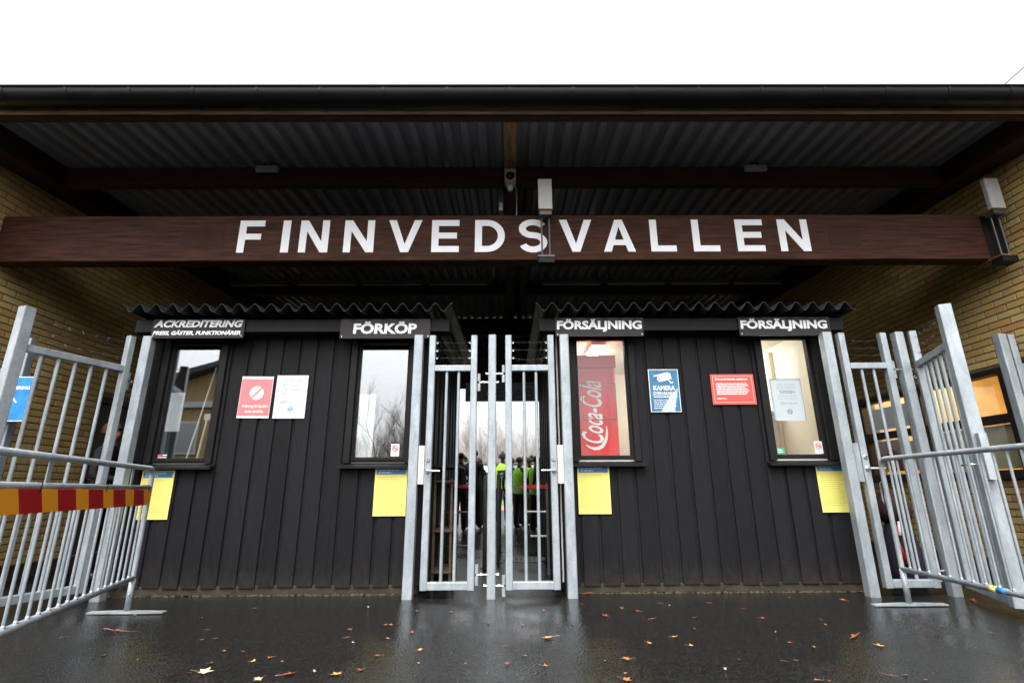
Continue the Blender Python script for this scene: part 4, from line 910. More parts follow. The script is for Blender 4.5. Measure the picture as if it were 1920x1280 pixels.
def barbed(m, p0, p1, sag=0.01, k='dark_steel', seed=0):
    rnd = random.Random(seed); p0, p1 = Vector(p0), Vector(p1); n = 10
    pts = [p0.lerp(p1, i / n) - Vector((0, 0, sag * 4 * (i / n) * (1 - i / n))) for i in range(n + 1)]
    m.tube(pts, 0.0016, k, 4)
    L = (p1 - p0).length; nb = max(2, int(L / 0.11))
    for i in range(nb):
        c = p0.lerp(p1, (i + 0.5) / nb) - Vector((0, 0, sag)); 
        for q in range(2):
            d_ = Vector((rnd.uniform(-1, 1), rnd.uniform(-1, 1), rnd.uniform(-1, 1))).normalized() * 0.018; m.tube([c - d_, c + d_], 0.0016, k, 4)
def leaf(label, W_, bars, loc, rotz, sx=1, lock=None, hinge=None, rod=0.16, stile=0.062, sag=(0.008, 0.012, 0.01), top=2.37, bar_r=0.0145, wide_free=0.0, eyes=True):
    """gate leaf along local +x from its hinge at the origin; front is local -y"""
    t = thing('gate_leaf', label, 'gate', loc, 'galvanised gate leaves', world=False); t.rotation_euler = (0, 0, rotz)
    z0, zb, zt0, zt1 = 0.07, 0.135, 2.008, 2.068
    class FM(MB):
        def build(self, name, parent=None, **kw):
            if sx < 0:
                self.v = [(-x, y, z) for x, y, z in self.v]; self.f = [list(reversed(f)) for f in self.f]
            return MB.build(self, name, parent, **kw)
    m = FM(); m.bar((stile / 2, 0, z0), (stile / 2, 0, top), stile, stile, 'galv', (1, 0, 0), 0.008); m.build('stile', t)
    fwid = wide_free or stile
    m = FM(); m.bar((W_ - fwid / 2, 0, z0), (W_ - fwid / 2, 0, top), fwid, stile if not wide_free else wide_free, 'galv', (1, 0, 0), 0.008); m.build('stile', t)
    m = FM(); m.bar((stile, 0, (zt0 + zt1) / 2), (W_ - fwid, 0, (zt0 + zt1) / 2), 0.06, zt1 - zt0, 'galv', (0, 1, 0), 0.006); m.build('rail', t)
    m = FM(); m.bar((stile, 0, (z0 + zb) / 2), (W_ - fwid, 0, (z0 + zb) / 2), 0.06, zb - z0, 'galv', (0, 1, 0), 0.006); m.build('rail', t)
    for i in range(bars):
        x = stile + (W_ - stile - fwid) * (i + 1) / (bars + 1); m = FM(); m.tube([(x, 0, zb), (x, 0, zt0)], bar_r, 'galv', 10, cap=False); m.build('bar', t, smooth=True)
    m = FM()
    for i, z in enumerate((2.15, 2.225, 2.305)):
        barbed(m, (stile + 0.012, 0, z), (W_ - fwid - 0.012, 0, z), sag[i], seed=i)
    m.build('barbed_wire', t)
    if eyes:
        m = FM()
        for z in (2.15, 2.225, 2.305):
            for x in (stile + 0.014, W_ - fwid - 0.014):
                pts = [(x + 0.011 * cos(a * pi / 5), 0, z + 0.011 * sin(a * pi / 5)) for a in range(11)]; m.tube(pts, 0.002, 'steel', 5)
        m.build('wire_eye', t)
    if lock:
        lx = W_ - fwid / 2
        m = FM(); m.cbox(W_ + 0.004, W_ + 0.060, -0.022, 0.03, 0.955, 1.30, 'cream_steel' if lock == 'pale' else 'galv', 0.004); m.build('lock_case', t)
        h = FM(); h.lathe([(0.022, -0.031), (0.024, -0.036), (0.018, -0.042), (0.0, -0.043)], (lx, 0, 1.07), 'steel', 14, 'y')
        h.tube([(lx, -0.04, 1.07), (lx, -0.085, 1.07), (lx - 0.02, -0.092, 1.07), (lx - 0.12, -0.092, 1.068)], 0.0095, 'steel', 8); h.build('handle', t, smooth=True, auto=40)
        h = FM(); h.lathe([(0.021, -0.031), (0.021, -0.038), (0.017, -0.042), (0.0, -0.042)], (lx, 0, 1.172), 'steel', 14, 'y'); h.box(lx - .003, lx + .003, -0.0435, -0.0425, 1.162, 1.180, 'black_plastic'); h.build('lock_cylinder', t, auto=40)
    if hinge:
        for z, sg in hinge:
            m = FM(); m.bar((-0.018, 0.0, z - 0.085), (-0.018, 0, z - 0.01), 0.032, 0.03, 'galv', (1, 0, 0), 0.010); m.bar((-0.018, 0, z + 0.01), (-0.018, 0, z + 0.085), 0.032, 0.03, 'galv', (1, 0, 0), 0.010)
            m.tube([(-0.018, 0, z), (-rod, 0, z)], 0.0085, 'steel', 8); m.lathe([(0.014, -0.066), (0.014, -0.052)], (0, 0, z), 'steel', 6, 'x'); m.lathe([(0.014, -rod - 0.008), (0.014, -rod + 0.006)], (0, 0, z), 'steel', 6, 'x'); m.build('hinge', t)
    return t
# central leaves hang on the middle post and lock against the outer ones
leaf('closed left leaf of the central double gate with lever handle', 0.472, 2, (-0.307, 0.035, 0), 0, -1, 'pale', ((1.90, 1), (0.19, 1)), 0.205, sag=(0.006, 0.004, 0.006))
leaf('closed right leaf of the central double gate with lever handle', 0.478, 2, (-0.033, 0.035, 0), 0, 1, 'pale', ((1.985, 1), (0.10, 1)), 0.185, sag=(0.028, 0.0, 0.004))
leaf('closed narrow gate leaf beside the right hut', 0.475, 2, (3.727, 0.0, 0), 0, -1, True, ((2.0, 1), (0.2, 1)), 0.20, sag=(0.004, 0.006, 0.016), eyes=False)
leaf('gate leaf swung open toward the viewer beside the left barrier', 0.945, 5, (-3.70, 0.035, 0), radians(72), -1, None, ((1.93, 1), (0.2, 1)), 0.15, wide_free=0.088, sag=(0.02, 0.03, 0.02), eyes=False)
leaf('gate leaf swung open toward the viewer beside the right barrier', 0.875, 5, (3.968, -0.03, 0), radians(-112), 1, True, ((1.95, 1), (0.22, 1)), 0.14, wide_free=0.092, sag=(0.02, 0.03, 0.02), eyes=False)
leaf('short fixed gate panel between the farthest left post and the brick wall', 0.47, 2, (-4.845, 0.10, 0), 0, -1, None, None, eyes=False)
leaf('short fixed gate panel between the farthest right post and the brick wall', 0.28, 1, (5.005, 0.07, 0), 0, 1, None, None, eyes=False)
# blue accreditation sign hung on the far left panel
x0, x1, z0, z1 = -4.93, -4.52, 1.54, 1.965
t = sheet('direction_sign', 'blue sign with white upward arrow on the far left gate post', 'sign', x0, x1, z0, z1, -0.02, 'white', 0.004)
m = MB(); y = -0.0215; m.quad(x0 + .008, x1 - .008, z0 + .008, z1 - .008, y, 'bright_blue'); y -= .001
m.text('ACKREDITERING', x0 + .03, z1 - .125, .35, .032, y, 'white', bold=0.03)
ax = -4.692; m.add([(ax - .007, y, z0 + .04), (ax + .007, y, z0 + .04), (ax + .007, y, z0 + .22), (ax - .007, y, z0 + .22)], [(0, 1, 2, 3)], 'white')
for sg in (-1, 1): m.add([(ax, y - .0004, z0 + .235), (ax, y - .0004, z0 + .215), (ax + sg * .045, y - .0004, z0 + .17), (ax + sg * .052, y - .0004, z0 + .183)][::sg], [(0, 1, 2, 3)], 'white')
m.build('print', t)
m = MB()
for q in (x0 + .05, x1 - .05): m.tube([(q, -0.018, z1 - .01), (q, -0.022, z1 + .03), (q, 0.03, z1 + .05)], 0.003, 'black_plastic', 5)
m.build('cable_tie', t)

# ------------------------------------------------------------------ crowd barriers
def barrier(label, E_, ang, zt, zb, second=None, L=2.5, step=0.105, hook=False):
    """local +x runs along the barrier from its far end post; top rail at zt"""
    t = thing('crowd_barrier', label, 'barrier', (*E_, 0), 'steel crowd barriers', world=False); t.rotation_euler = (0, 0, ang)
    R = 0.019
    m = MB(); c = 0.07
    arc = [(c * (1 - cos(a)), 0, zt - c + c * sin(a)) for a in [radians(q) for q in range(0, 91, 15)]]
    m.tube([(0, 0, 0.02), (0, 0, zb), (0, 0, zt - c - 0.01)] + arc + [(L * .5, 0, zt), (L, 0, zt)], R, 'galv', 12); m.build('top_rail', t, smooth=True)
    m = MB(); m.tube([(0.012, 0, zb), (L, 0, zb)], R, 'galv', 12); m.build('bottom_rail', t, smooth=True)
    top = zt
    if second:
        m = MB(); m.tube([(0.012, 0, second), (L, 0, second)], 0.016, 'galv', 12); m.build('middle_rail', t, smooth=True); top = second
        for x in (0.42, 1.6):
            m = MB(); m.bar((x, 0, second), (x, 0, zt), 0.04, 0.006, 'galv', (1, 0, 0), 0.002); m.build('strut', t)
    n = int((L - 0.05) / step)
    b0 = None
    for i in range(n):
        x = step * (i + 1)
        if b0 is None:
            m = MB(); m.tube([(0, 0, zb), (0, 0, top)], 0.0085, 'galv', 8, cap=False); m.lathe([(0.0085, zb + 0.03), (0.014, zb + 0.012)], (0, 0, 0), 'galv', 8); b0 = m.build('bar', t, smooth=True); b0.location = (x, 0, 0)
        else:
            q = b0.copy(); COL.objects.link(q); q.parent = t; q.location = (x, 0, 0)
    m = MB(); m.tube([(0, 0, 0.03), (0, 0, zb)], 0.022, 'galv', 10); ca, sa = cos(-ang), sin(-ang)
    m.tube([(-0.035, 0, 0.14), (0.035, 0, 0.14)], 0.006, 'steel', 6); m.build('foot_post', t, smooth=True)
    m = MB(); w = 0.29                     # cross foot lies along the world x axis
    pts = [(-w, 0.016), (-0.06, 0.022), (0.06, 0.022), (w, 0.016)]
    prof = []
    for s_ in (-1, 1):
        for px, pz in (pts if s_ > 0 else pts[::-1]): prof.append((px, pz if s_ > 0 else pz - 0.008 if abs(px) > 0.1 else 0.006))
    vs = []
    for dy in (-0.03, 0.03): vs += [((px * ca - dy * sa), (px * sa + dy * ca), pz) for px, pz in prof]
    k = len(prof); m.add(vs, [tuple(range(k)), tuple(range(2 * k - 1, k - 1, -1))] + [(q, k + q, k + (q + 1) % k, (q + 1) % k) for q in range(k)], 'galv'); m.build('foot', t)
    if hook:
        m = MB(); pts = [(-0.005, -0.012, 0.95), (-0.045, -0.012, 0.94), (-0.05, -0.012, 0.80), (-0.03, -0.012, 0.765), (-0.012, -0.012, 0.79), (-0.012, -0.012, 0.84)]; m.tube(pts, 0.006, 'galv', 6); m.build('hook', t, smooth=True)
    return t
angL = atan2(-1.70, 0.53); angR = atan2(-1.0, -0.06)
bL = barrier('steel crowd barrier with red and yellow striped board, in front of the left hut', (-2.95, -0.45), angL, 1.085, 0.254, second=0.935, step=0.105)
bR = barrier('steel crowd barrier with a single top rail, in front of the right gates', (3.165, -0.38), angR, 1.135, 0.272, hook=True, step=0.102)
m = MB()
for k, x in (('yellow', 0.84), ('bright_blue', 0.91)): m.tube([(x, 0, 0.272), (x + 0.055, 0, 0.272)], 0.0205, k, 12)
m.build('tape_wrap', bR, smooth=True)
# striped board tied to the left barrier
sb = thing('striped_board', 'red and yellow striped board tied to the left crowd barrier', 'board', (-2.95, -0.45, 0), world=False); sb.rotation_euler = (0, 0, angL)
me = bpy.data.meshes.new('board'); x0, x1, z0, z1, yb_ = 0.03, 2.45, 0.80, 0.918, 0.021
bmv = [(x0, yb_, z0), (x1, yb_, z0), (x1, yb_, z1), (x0, yb_, z1), (x0, yb_ + .004, z0), (x1, yb_ + .004, z0), (x1, yb_ + .004, z1), (x0, yb_ + .004, z1)]
me.from_pydata(bmv, [], [(0, 1, 2, 3), (7, 6, 5, 4), (0, 4, 5, 1), (1, 5, 6, 2), (2, 6, 7, 3), (3, 7, 4, 0)])
uv = me.uv_layers.new(name='UVMap')
for lp in me.loops:
    v = me.vertices[lp.vertex_index].co; uv.data[lp.index].uv = ((v.x - 0.50 * (v.z - z0)) / 0.37 - 0.40, 0)
me.materials.append(MT['stripes']); ob = bpy.data.objects.new('panel', me); COL.objects.link(ob); ob.parent = sb
for x in (0.1, 0.9, 1.7):
    m = MB(); m.tube([(x, .026, .90), (x, .03, .95), (x, -.02, .955), (x, -.022, .90)], 0.003, 'black_plastic', 5); m.build('tie', sb)

# ------------------------------------------------------------------ lamps, camera, boxes on the porch front
for x, lab in ((-2.705, 'small flat floodlight under the porch above the left hut'), (2.80, 'small flat floodlight under the porch above the right hut')):
    t = thing('floodlight', lab, 'lamp', (x, 0.2, 4.38), 'floodlights under the porch')
    m = MB(); m.cbox(x - 0.12, x + 0.12, 0.13, 0.18, 4.34, 4.41, 'rusty_white', 0.008); m.build('housing', t)
    m = MB()
    for q in range(8):
        for w in range(3): m.box(x - 0.108 + q * 0.028, x - 0.088 + q * 0.028, 0.1275, 0.1305, 4.349 + w * 0.019, 4.363 + w * 0.019, 'diffuser')
    m.build('led_cell', t)
    m = MB(); m.tube([(x + .03, .155, 4.41), (x + .03, .175, 4.47), (x + .07, .21, 4.475), (x + .10, .24, 4.43)], 0.006, 'black_plastic', 6); m.bar((x - .03, .155, 4.41), (x - .03, .155, 4.452), .03, .01, 'black_trim', (1, 0, 0), .002); m.build('bracket', t)
t = thing('security_camera', 'white bullet security camera hanging under the middle rafter', 'camera', (0.022, 0.18, 4.24))
m = MB(); m.lathe([(0.052, 0.10), (0.062, 0.06), (0.062, -0.075), (0.056, -0.088), (0.050, -0.088)], (0.025, 0.13, 4.205), 'white', 18, 'y'); m.build('body', t, smooth=True, auto=35)
m = MB(); m.lathe([(0.052, -0.086), (0.050, -0.092), (0.020, -0.093), (0.0, -0.094)], (0.025, 0.13, 4.205), 'black_plastic', 18, 'y'); m.lathe([(0.020, -0.096), (0.014, -0.101), (0.0, -0.102)], (0.025, 0.13, 4.205), 'lens', 14, 'y'); m.build('lens', t, smooth=True, auto=40)
m = MB(); m.cbox(-0.038, 0.088, 0.02, 0.24, 4.264, 4.278, 'white', 0.003); m.build('sunshield', t)
m = MB(); m.cbox(-0.02, 0.07, 0.15, 0.24, 4.278, 4.292, 'cream_steel', 0.003); m.lathe([(0.034, -0.06), (0.030, -0.10), (0.02, -0.115)], (0.025, 0.16, 4.205), 'white', 14); m.build('mount', t)
m = MB(); m.tube([(0.08, .24, 4.25), (0.10, .30, 4.1), (0.095, .32, 3.85), (0.11, .27, 3.72)], 0.005, 'cream_steel', 6); m.build('cable', t)
t = thing('junction_box', 'small grey box on the left side of the middle rafter', 'box', (-0.08, 0.4, 4.0))
m = MB(); m.cbox(-0.115, -0.05, 0.34, 0.43, 4.06, 4.23, 'pole_grey', 0.005); m.build('case', t); m = MB(); m.cbox(-0.105, -0.06, 0.345, 0.425, 3.96, 4.058, 'cream_steel', 0.004); m.build('gland', t)
def box_on_rods(x, w, label):
    t = thing('rod_box', label, 'box', (x, -0.12, 3.68), 'white boxes clamped to the beam')
    m = MB(); m.cbox(x - w / 2, x + w / 2, -0.14, -0.085, 3.685, 4.045, 'rusty_white', 0.006); m.build('case', t)
    m = MB(); m.box(x - w / 2 - .002, x + w / 2 + .002, -0.143, -0.083, 3.678, 3.692, 'rust'); m.build('rusty_edge', t); m = MB(); m.box(x - w / 2 - .001, x + w / 2 + .001, -0.141, -0.084, 4.04, 4.05, 'rust'); m.build('rusty_edge', t)
    m = MB(); m.box(x - w * .42, x + w * .42, -0.13, -0.03, 3.63, 3.678, 'dark_steel'); m.build('base', t)
    for q in (-.04, .04):
        m = MB(); m.tube([(x + q, -0.06, 3.63), (x + q, -0.06, 3.19)], 0.009, 'dark_steel', 8); m.lathe([(.014, 0), (.014, -.02)], (x + q, -0.06, 3.175), 'steel', 6); m.build('rod', t)
    m = MB(); m.box(x - .085, x + .085, -0.10, 0.20, 3.172, 3.187, 'rust' if x > 2 else 'dark_steel'); m.box(x - .08, x + .08, -0.095, 0.025, 3.11, 3.172, 'black_trim'); m.build('clamp_plate', t)
box_on_rods(0.388, 0.145, 'white steel box on two rods in front of the letter S of the beam')
box_on_rods(5.12, 0.15, 'white steel box on two rods at the right end of the beam')
# overhead cable at the top right
t = thing('overhead_cable', 'thin dark cable crossing the sky at the right edge above the roof', 'cable', (9.2, 3.0, 8.0))
m = MB(); m.tube([(5.2, 9.0, 5.2), (8.0, 5.2, 7.0), (9.348, 3.0, 8.163), (9.854, 3.0, 8.585), (12.5, 2.0, 10.6)], 0.012, 'dark_steel', 6); m.build('wire', t)

# ------------------------------------------------------------------ passage fittings
t = thing('turnstile_arm', 'red turnstile arm behind the left central leaf', 'turnstile', (-0.78, 1.3, 0), 'red turnstile arms')
m = MB(); m.cbox(-0.80, -0.45, 1.28, 1.32, 0.92, 0.965, 'red_tube', 0.006); m.build('arm', t)
m = MB(); m.tube([(-0.755, 1.30, 0), (-0.755, 1.30, 0.98)], 0.022, 'crate', 8); m.tube([(-0.66, 1.34, 0), (-0.66, 1.34, 0.92)], 0.014, 'crate', 8); m.build('post', t)
for z in (0.30, 0.66):
    m = MB(); m.tube([(-0.80, 1.30, z), (-0.42, 1.33, z)], 0.012, 'pole_grey', 8); m.build('crossbar', t)
t = thing('turnstile_arm', 'red turnstile arm behind the right central leaf', 'turnstile', (0.45, 1.3, 0), 'red turnstile arms')
m = MB(); m.cbox(0.125, 0.475, 1.28, 1.32, 0.91, 0.955, 'red_tube', 0.006); m.build('arm', t)
m = MB(); m.tube([(0.44, 1.30, 0), (0.44, 1.30, 0.98)], 0.022, 'pole_grey', 8); m.build('post', t)
for z, xa in ((0.66, 0.19), (0.40, 0.24)):
    m = MB(); m.tube([(xa, 1.31, z), (0.475, 1.30, z)], 0.012, 'cream_steel', 8); m.build('crossbar', t)
t = thing('rack', 'low plywood rack against the left hut wall in the passage', 'rack', (-0.72, 0.8, 0))
for y in (0.62, 1.1):
    m = MB(); m.cbox(-0.775, -0.745, y, y + .03, 0, 1.12, 'crate', .004); m.build('upright', t); m = MB(); m.cbox(-0.60, -0.575, y, y + .025, 0, 1.02, 'crate', .004); m.build('upright', t)
for z in (0.12, 0.5, 0.98):
    m = MB(); m.box(-0.775, -0.57, 0.6, 1.15, z, z + .02, 'crate'); m.build('shelf', t)
m = MB(); m.cbox(-0.78, -0.50, 0.45, 1.2, 1.12, 1.145, 'black_trim', .004); m.build('top', t)
def hoop(label, ya, yb, x, h, k):
    t = thing('hoop_rail', label, 'rail', (x, ya, 0), 'hoop rails in the passage')
    c = 0.14; pts = [(x, ya, 0), (x, ya, h - c)] + [(x, ya + c * (1 - cos(radians(a))), h - c + c * sin(radians(a))) for a in range(15, 91, 15)] + [(x, yb - c, h)] + [(x, yb - c * (1 - sin(radians(a))), h - c + c * cos(radians(a))) for a in range(15, 91, 15)] + [(x, yb, 0)]
    m = MB(); m.tube(pts, 0.024, k, 10); m.build('hoop', t, smooth=True)
    for y in (ya, yb):
        m = MB(); m.lathe([(0.05, 0.0), (0.05, 0.008)], (x, y, 0.001), 'dark_steel', 12); m.build('flange', t)
hoop('dark grey hoop rail behind the middle gate post, nearer the gate', 1.80, 3.0, -0.30, 1.06, 'pole_grey')
hoop('grey hoop rail behind the middle gate post, farther inside', 2.3, 3.45, -0.145, 1.10, 'pole_grey')
t = thing('manhole_cover', 'round iron manhole cover in the passage floor', 'cover', (0.215, 2.6, 0))
m = MB(); m.lathe([(0.29, 0.0), (0.29, 0.006), (0.25, 0.008), (0.0, 0.008)], (0.215, 2.58, 0.001), 'dark_steel', 28); m.build('plate', t)
m = MB()
for a in range(7):
    for b_ in range(7):
        px, py = (a - 3) * .06, (b_ - 3) * .06
        if px * px + py * py < .05: m.box(.215 + px - .02, .215 + px + .02, 2.58 + py - .008, 2.58 + py + .008, .009, .013, 'steel' if False else 'pole_grey')
tag(m.build('stud', t), kind='stuff')
# section sign hanging at the far opening
t = thing('section_sign', 'grey hanging sign lettered DE and ABC beyond the gate', 'sign', (-0.1, 5.0, 2.5))
MT['sign_grey'] = simple('grey_sign_panel', (0.07, 0.08, 0.10), 0.5)
m = MB(); m.cbox(-0.845, 0.80, 5.0, 5.03, 2.55, 2.925, 'sign_grey', .004); m.build('panel', t)
m = MB(); y = 4.9985
m.text('SEKTION', -0.52, 2.845, 0.42, 0.05, y, 'ink_black', bold=0.02); m.text('SEKTION', 0.23, 2.845, 0.42, 0.05, y, 'ink_black', bold=0.02)
m.build('lettering', t); m = MB(); m.text('DE', -0.50, 2.60, 0.40, 0.20, y, 'ink_black', bold=0.03); m.build('lettering', t); m = MB(); m.text('ABC', 0.06, 2.60, 0.66, 0.20, y, 'ink_black', bold=0.03)
m.build('lettering', t); m = MB(); m.add([(-0.83, y, 2.70), (-0.70, y, 2.60), (-0.70, y, 2.80)], [(0, 1, 2)], 'ink_black'); m.build('arrow', t)
m = MB()
for x in (-0.7, 0.65): m.tube([(x, 5.015, 2.92), (x, 5.015, 4.55)], .006, 'dark_steel', 6)
m.build('hanger', t)

# bundle behind the narrow right leaf
t = thing('bag', 'dark maroon bag standing behind the narrow right gate leaf', 'bag', (3.87, 0.55, 0))
m = MB(); prof = [(0.02, .0), (.13, .01), (.16, .10), (.155, .30), (.13, .48), (.09, .60), (.05, .66), (0.01, .68)]
m.lathe(prof, (0, 0, 0), 'cloth_navy', 14); bg_ = m.build('body', None, smooth=True); bg_.parent = t; bg_.location = (0.0, 0, 0)
m = MB(); m.lathe([(0.02, .56), (.12, .57), (.165, .66), (.15, .78), (.08, .86), (0.01, .88)], (0, 0.02, 0), 'maroon', 14); f_ = m.build('flap', None, smooth=True); f_.parent = t
m = MB(); m.tube([(-.10, -.10, .55), (-.13, -.13, .40), (-.08, -.15, .20)], .02, 'ink_red', 8); m.tube([(-.06, -.11, .58), (-.10, -.145, .46)], .014, 'white', 8); s_ = m.build('strap', None, smooth=True); s_.parent = t

# ------------------------------------------------------------------ people
def person(label, loc, face, h=1.75, jacket='cloth_black', legs='cloth_black', vest=None, hair='hair_dark', hat=None, arms=('down', 'down'), text=None, lean=0.0, group='people inside the entrance'):
    t = thing('person', label, 'person', loc, group, world=False); t.rotation_euler = (0, 0, face); k = h / 1.75
    J = {}; B = []
    def j(n, p, r, par=None, mat=None):
        J[n] = (Vector(p), r)
        if par: B.append((par, n, mat))
    j('pel', (0, 0, .96), .135); j('wst', (0, .0, 1.12), .122, 'pel', 'j'); j('chs', (0, .0, 1.30), .142, 'wst', 'j'); j('upc', (0, -.005, 1.42), .105, 'chs', 'j'); j('nck', (0, -.005, 1.51), .055, 'upc', 'j')
    j('jaw', (0, .012, 1.575), .066, 'nck', 's'); j('hd', (0, .005, 1.65), .088, 'jaw', 's'); j('crn', (0, -.005, 1.705), .066, 'hd', 's'); j('nos', (0, .100, 1.625), .014, 'hd', 's')
    for s_, sd in ((-1, 'l'), (1, 'r')):
        st = .035 * s_
        j('hip' + sd, (s_ * .085, 0, .90), .108, 'pel', 'l'); j('kne' + sd, (s_ * .10, .012 + st, .50), .080, 'hip' + sd, 'l'); j('ank' + sd, (s_ * .11, -.02 + st, .10), .072, 'kne' + sd, 'l'); j('toe' + sd, (s_ * .13, .13 + st, .05), .050, 'ank' + sd, 'b')
        j('sho' + sd, (s_ * .165, -.005, 1.405), .064, 'upc', 'j')
        if arms[0 if s_ < 0 else 1] == 'down': el, wr, pa, fd = (s_ * .235, -.03, 1.14), (s_ * .245, .05, .90), (s_ * .245, .065, .835), Vector((0, .15, -1))
        else: el, wr, pa, fd = (s_ * .235, -.02, 1.13), (s_ * .12, .20, 1.10), (s_ * .065, .235, 1.11), Vector((-s_ * .8, .5, .1))
        j('elb' + sd, el, .050, 'sho' + sd, 'j'); j('wri' + sd, wr, .032, 'elb' + sd, 'j'); j('pal' + sd, pa, .030, 'wri' + sd, 's')
        fd.normalize(); sdv = Vector((0, 1, 0)) if abs(fd.z) > .7 else Vector((0, 0, 1)); cu = Vector((-s_, 0, 0)) if abs(fd.z) > .7 else Vector((0, -1, 0))
        for q, ln in enumerate((.060, .072, .068, .052)):
            b0_ = Vector(pa) + fd * .03 + sdv * (.027 - q * .018); b1_ = b0_ + fd * ln * .55 + cu * .006; b2_ = b1_ + fd * ln * .4 + cu * .022
            j('f%d' % q + sd, b0_, .0095, 'pal' + sd, 's'); j('g%d' % q + sd, b1_, .0085, 'f%d' % q + sd, 's'); j('h%d' % q + sd, b2_, .007, 'g%d' % q + sd, 's')
        th = Vector(pa) + sdv * .035 + cu * .012; j('t0' + sd, th, .0105, 'pal' + sd, 's'); j('t1' + sd, th + fd * .035 + sdv * .012, .009, 't0' + sd, 's')
    if lean:
        for n, (p, r) in list(J.items()):
            if p.z > .96: p.y += (p.z - .96) * lean
    names = list(J); idx = {n: i for i, n in enumerate(names)}
    me = bpy.data.meshes.new('body'); me.from_pydata([J[n][0] for n in names], [(idx[a], idx[b]) for a, b, _ in B], [])
    o = bpy.data.objects.new('skeleton', me); COL.objects.link(o)
    o.modifiers.new('Skin', 'SKIN'); sv = me.skin_vertices[0].data
    for n in names:
        r = J[n][1]; flat = {'pel': (1.05, .82), 'wst': (1.05, .85), 'chs': (1.12, .80), 'upc': (1.15, .85)}.get(n, (1, 1)); sv[idx[n]].radius = (r * flat[0], r * flat[1]); sv[idx[n]].use_root = (n == 'pel')
    ss = o.modifiers.new('Sub', 'SUBSURF'); ss.levels = ss.render_levels = 1
    dg = bpy.context.evaluated_depsgraph_get(); body = bpy.data.meshes.new_from_object(o.evaluated_get(dg)); bpy.data.objects.remove(o)
    mats = {'j': jacket, 'l': legs, 's': 'skin', 'b': 'cloth_black'}; order = ['j', 'l', 's', 'b']
    body.materials.clear()
    for q in order: body.materials.append(MT[mats[q]])
    for p in body.polygons:
        c = p.center; best = None
        for a, b, mt in B:
            pa_, ra = J[a]; pb_, rb = J[b]; d_ = pb_ - pa_; u = max(0, min(1, (c - pa_).dot(d_) / max(1e-9, d_.dot(d_)))); dist = (c - pa_ - d_ * u).length / (ra + (rb - ra) * u + .01)
            if best is None or dist < best[0]: best = (dist, mt)
        p.material_index = order.index(best[1]); p.use_smooth = True
    for v in body.vertices: v.co *= k
    body.name = 'body'; ob_ = bpy.data.objects.new('body', body); COL.objects.link(ob_); ob_.parent = t
    # hair or hat: a cap over crown, back and sides of the head
    m = MB(); hv, n = [], 16
    hc = Vector((0, -.008 + lean * .7, 1.665)) * k
    for i in range(6):
        e = radians(88 - i * 22)
        for q in range(n):
            a = 2 * pi * q / n; back = .5 - .5 * sin(a)          # 1 at the back of the head
            ee = max(e, radians(18 - 62 * back)); rad = (.103 if not hat else .112) * k * (1 + .03 * sin(5 * a + i))
            hv.append(hc + Vector((rad * .95 * cos(ee) * cos(a), rad * 1.08 * cos(ee) * sin(a), rad * 1.02 * sin(ee))))
    m.add(hv, [(i * n + q, (i + 1) * n + q, (i + 1) * n + (q + 1) % n, i * n + (q + 1) % n) for i in range(5) for q in range(n)] + [tuple(range(n))], hat or hair)
    if hat: m.lathe([(.03 * k, .105 * k), (.035 * k, .13 * k), (.01 * k, .15 * k)], hc, hat, 8)
    m.build('hat' if hat else 'hair', t, smooth=True)
    m = MB()
    for s_ in (-1, 1): m.lathe([(.012 * k, -.006), (.014 * k, 0), (.004 * k, .006)], Vector((s_ * .034, .088 + lean * .68, 1.652)) * k, 'ink_black', 8, 'y')
    m.build('eyes', t, smooth=True)
    if vest:
        rings = [(.86, .205, .150), (1.0, .205, .152), (1.15, .198, .150), (1.30, .212, .150), (1.40, .200, .135), (1.462, .125, .105), (1.495, .085, .08)]
        m = MB(); n = 20; vs = []
        for z, rx, ry in rings:
            for q in range(n):
                a = 2 * pi * q / n; vs.append(Vector((rx * cos(a) * (1 + .02 * sin(3 * a + z * 9)), ry * sin(a) + max(0, z - .96) * lean, z + .012 * sin(2 * a))) * k)
        m.add(vs, [(i * n + q, i * n + (q + 1) % n, (i + 1) * n + (q + 1) % n, (i + 1) * n + q) for i in range(len(rings) - 1) for q in range(n)], vest); vs_ = m.build('vest', t, smooth=True)
        m = MB()
        for zc in (.93, 1.07):
            vs = []
            for z in (zc - .025, zc + .025):
                for q in range(n):
                    a = 2 * pi * q / n; vs.append(Vector((.2085 * cos(a) * (1 + .02 * sin(3 * a + z * 9)), .156 * sin(a) + max(0, z - .96) * lean, z + .012 * sin(2 * a))) * k)
            m.add(vs, [(q, (q + 1) % n, n + (q + 1) % n, n + q) for q in range(n)], 'band')
        m.build('reflective_band', vs_, smooth=True)
        if text:
            m = MB(); yy = -.160 * k
            m.v, m.f = [], []
            m.box(-.135 * k, .135 * k, yy - .004, yy, 1.20 * k, 1.32 * k, 'cloth_navy'); m.text(text, -.06 * k, 1.225 * k, .12 * k, .035 * k, yy - .0055, 'white', bold=.02); m.build('back_panel', vs_)
    return t
person('person in black jacket, seen from behind left of the middle gate post', (-0.87, 8.30, 0), radians(-8), 1.86, 'cloth_black', 'cloth_black', None, 'hair_dark', None, ('down', 'down'))
person('person in dark hooded coat behind the left leaf, second row', (-1.18, 8.10, 0), radians(15), 1.76, 'cloth_navy', 'cloth_black', None, 'hair_dark', None, ('down', 'front'))
person('person in green vest half hidden by the left hut corner', (-1.50, 9.20, 0), radians(-60), 1.62, 'cloth_black', 'cloth_navy', 'hivis', 'hair_dark', None, ('down', 'down'))
person('person in green vest with dark back panel and bobble hat', (-0.18, 9.90, 0), radians(0), 1.88, 'cloth_navy', 'cloth_black', 'hivis', 'hair_dark', 'cloth_black', ('down', 'down'), 'VÄRD')
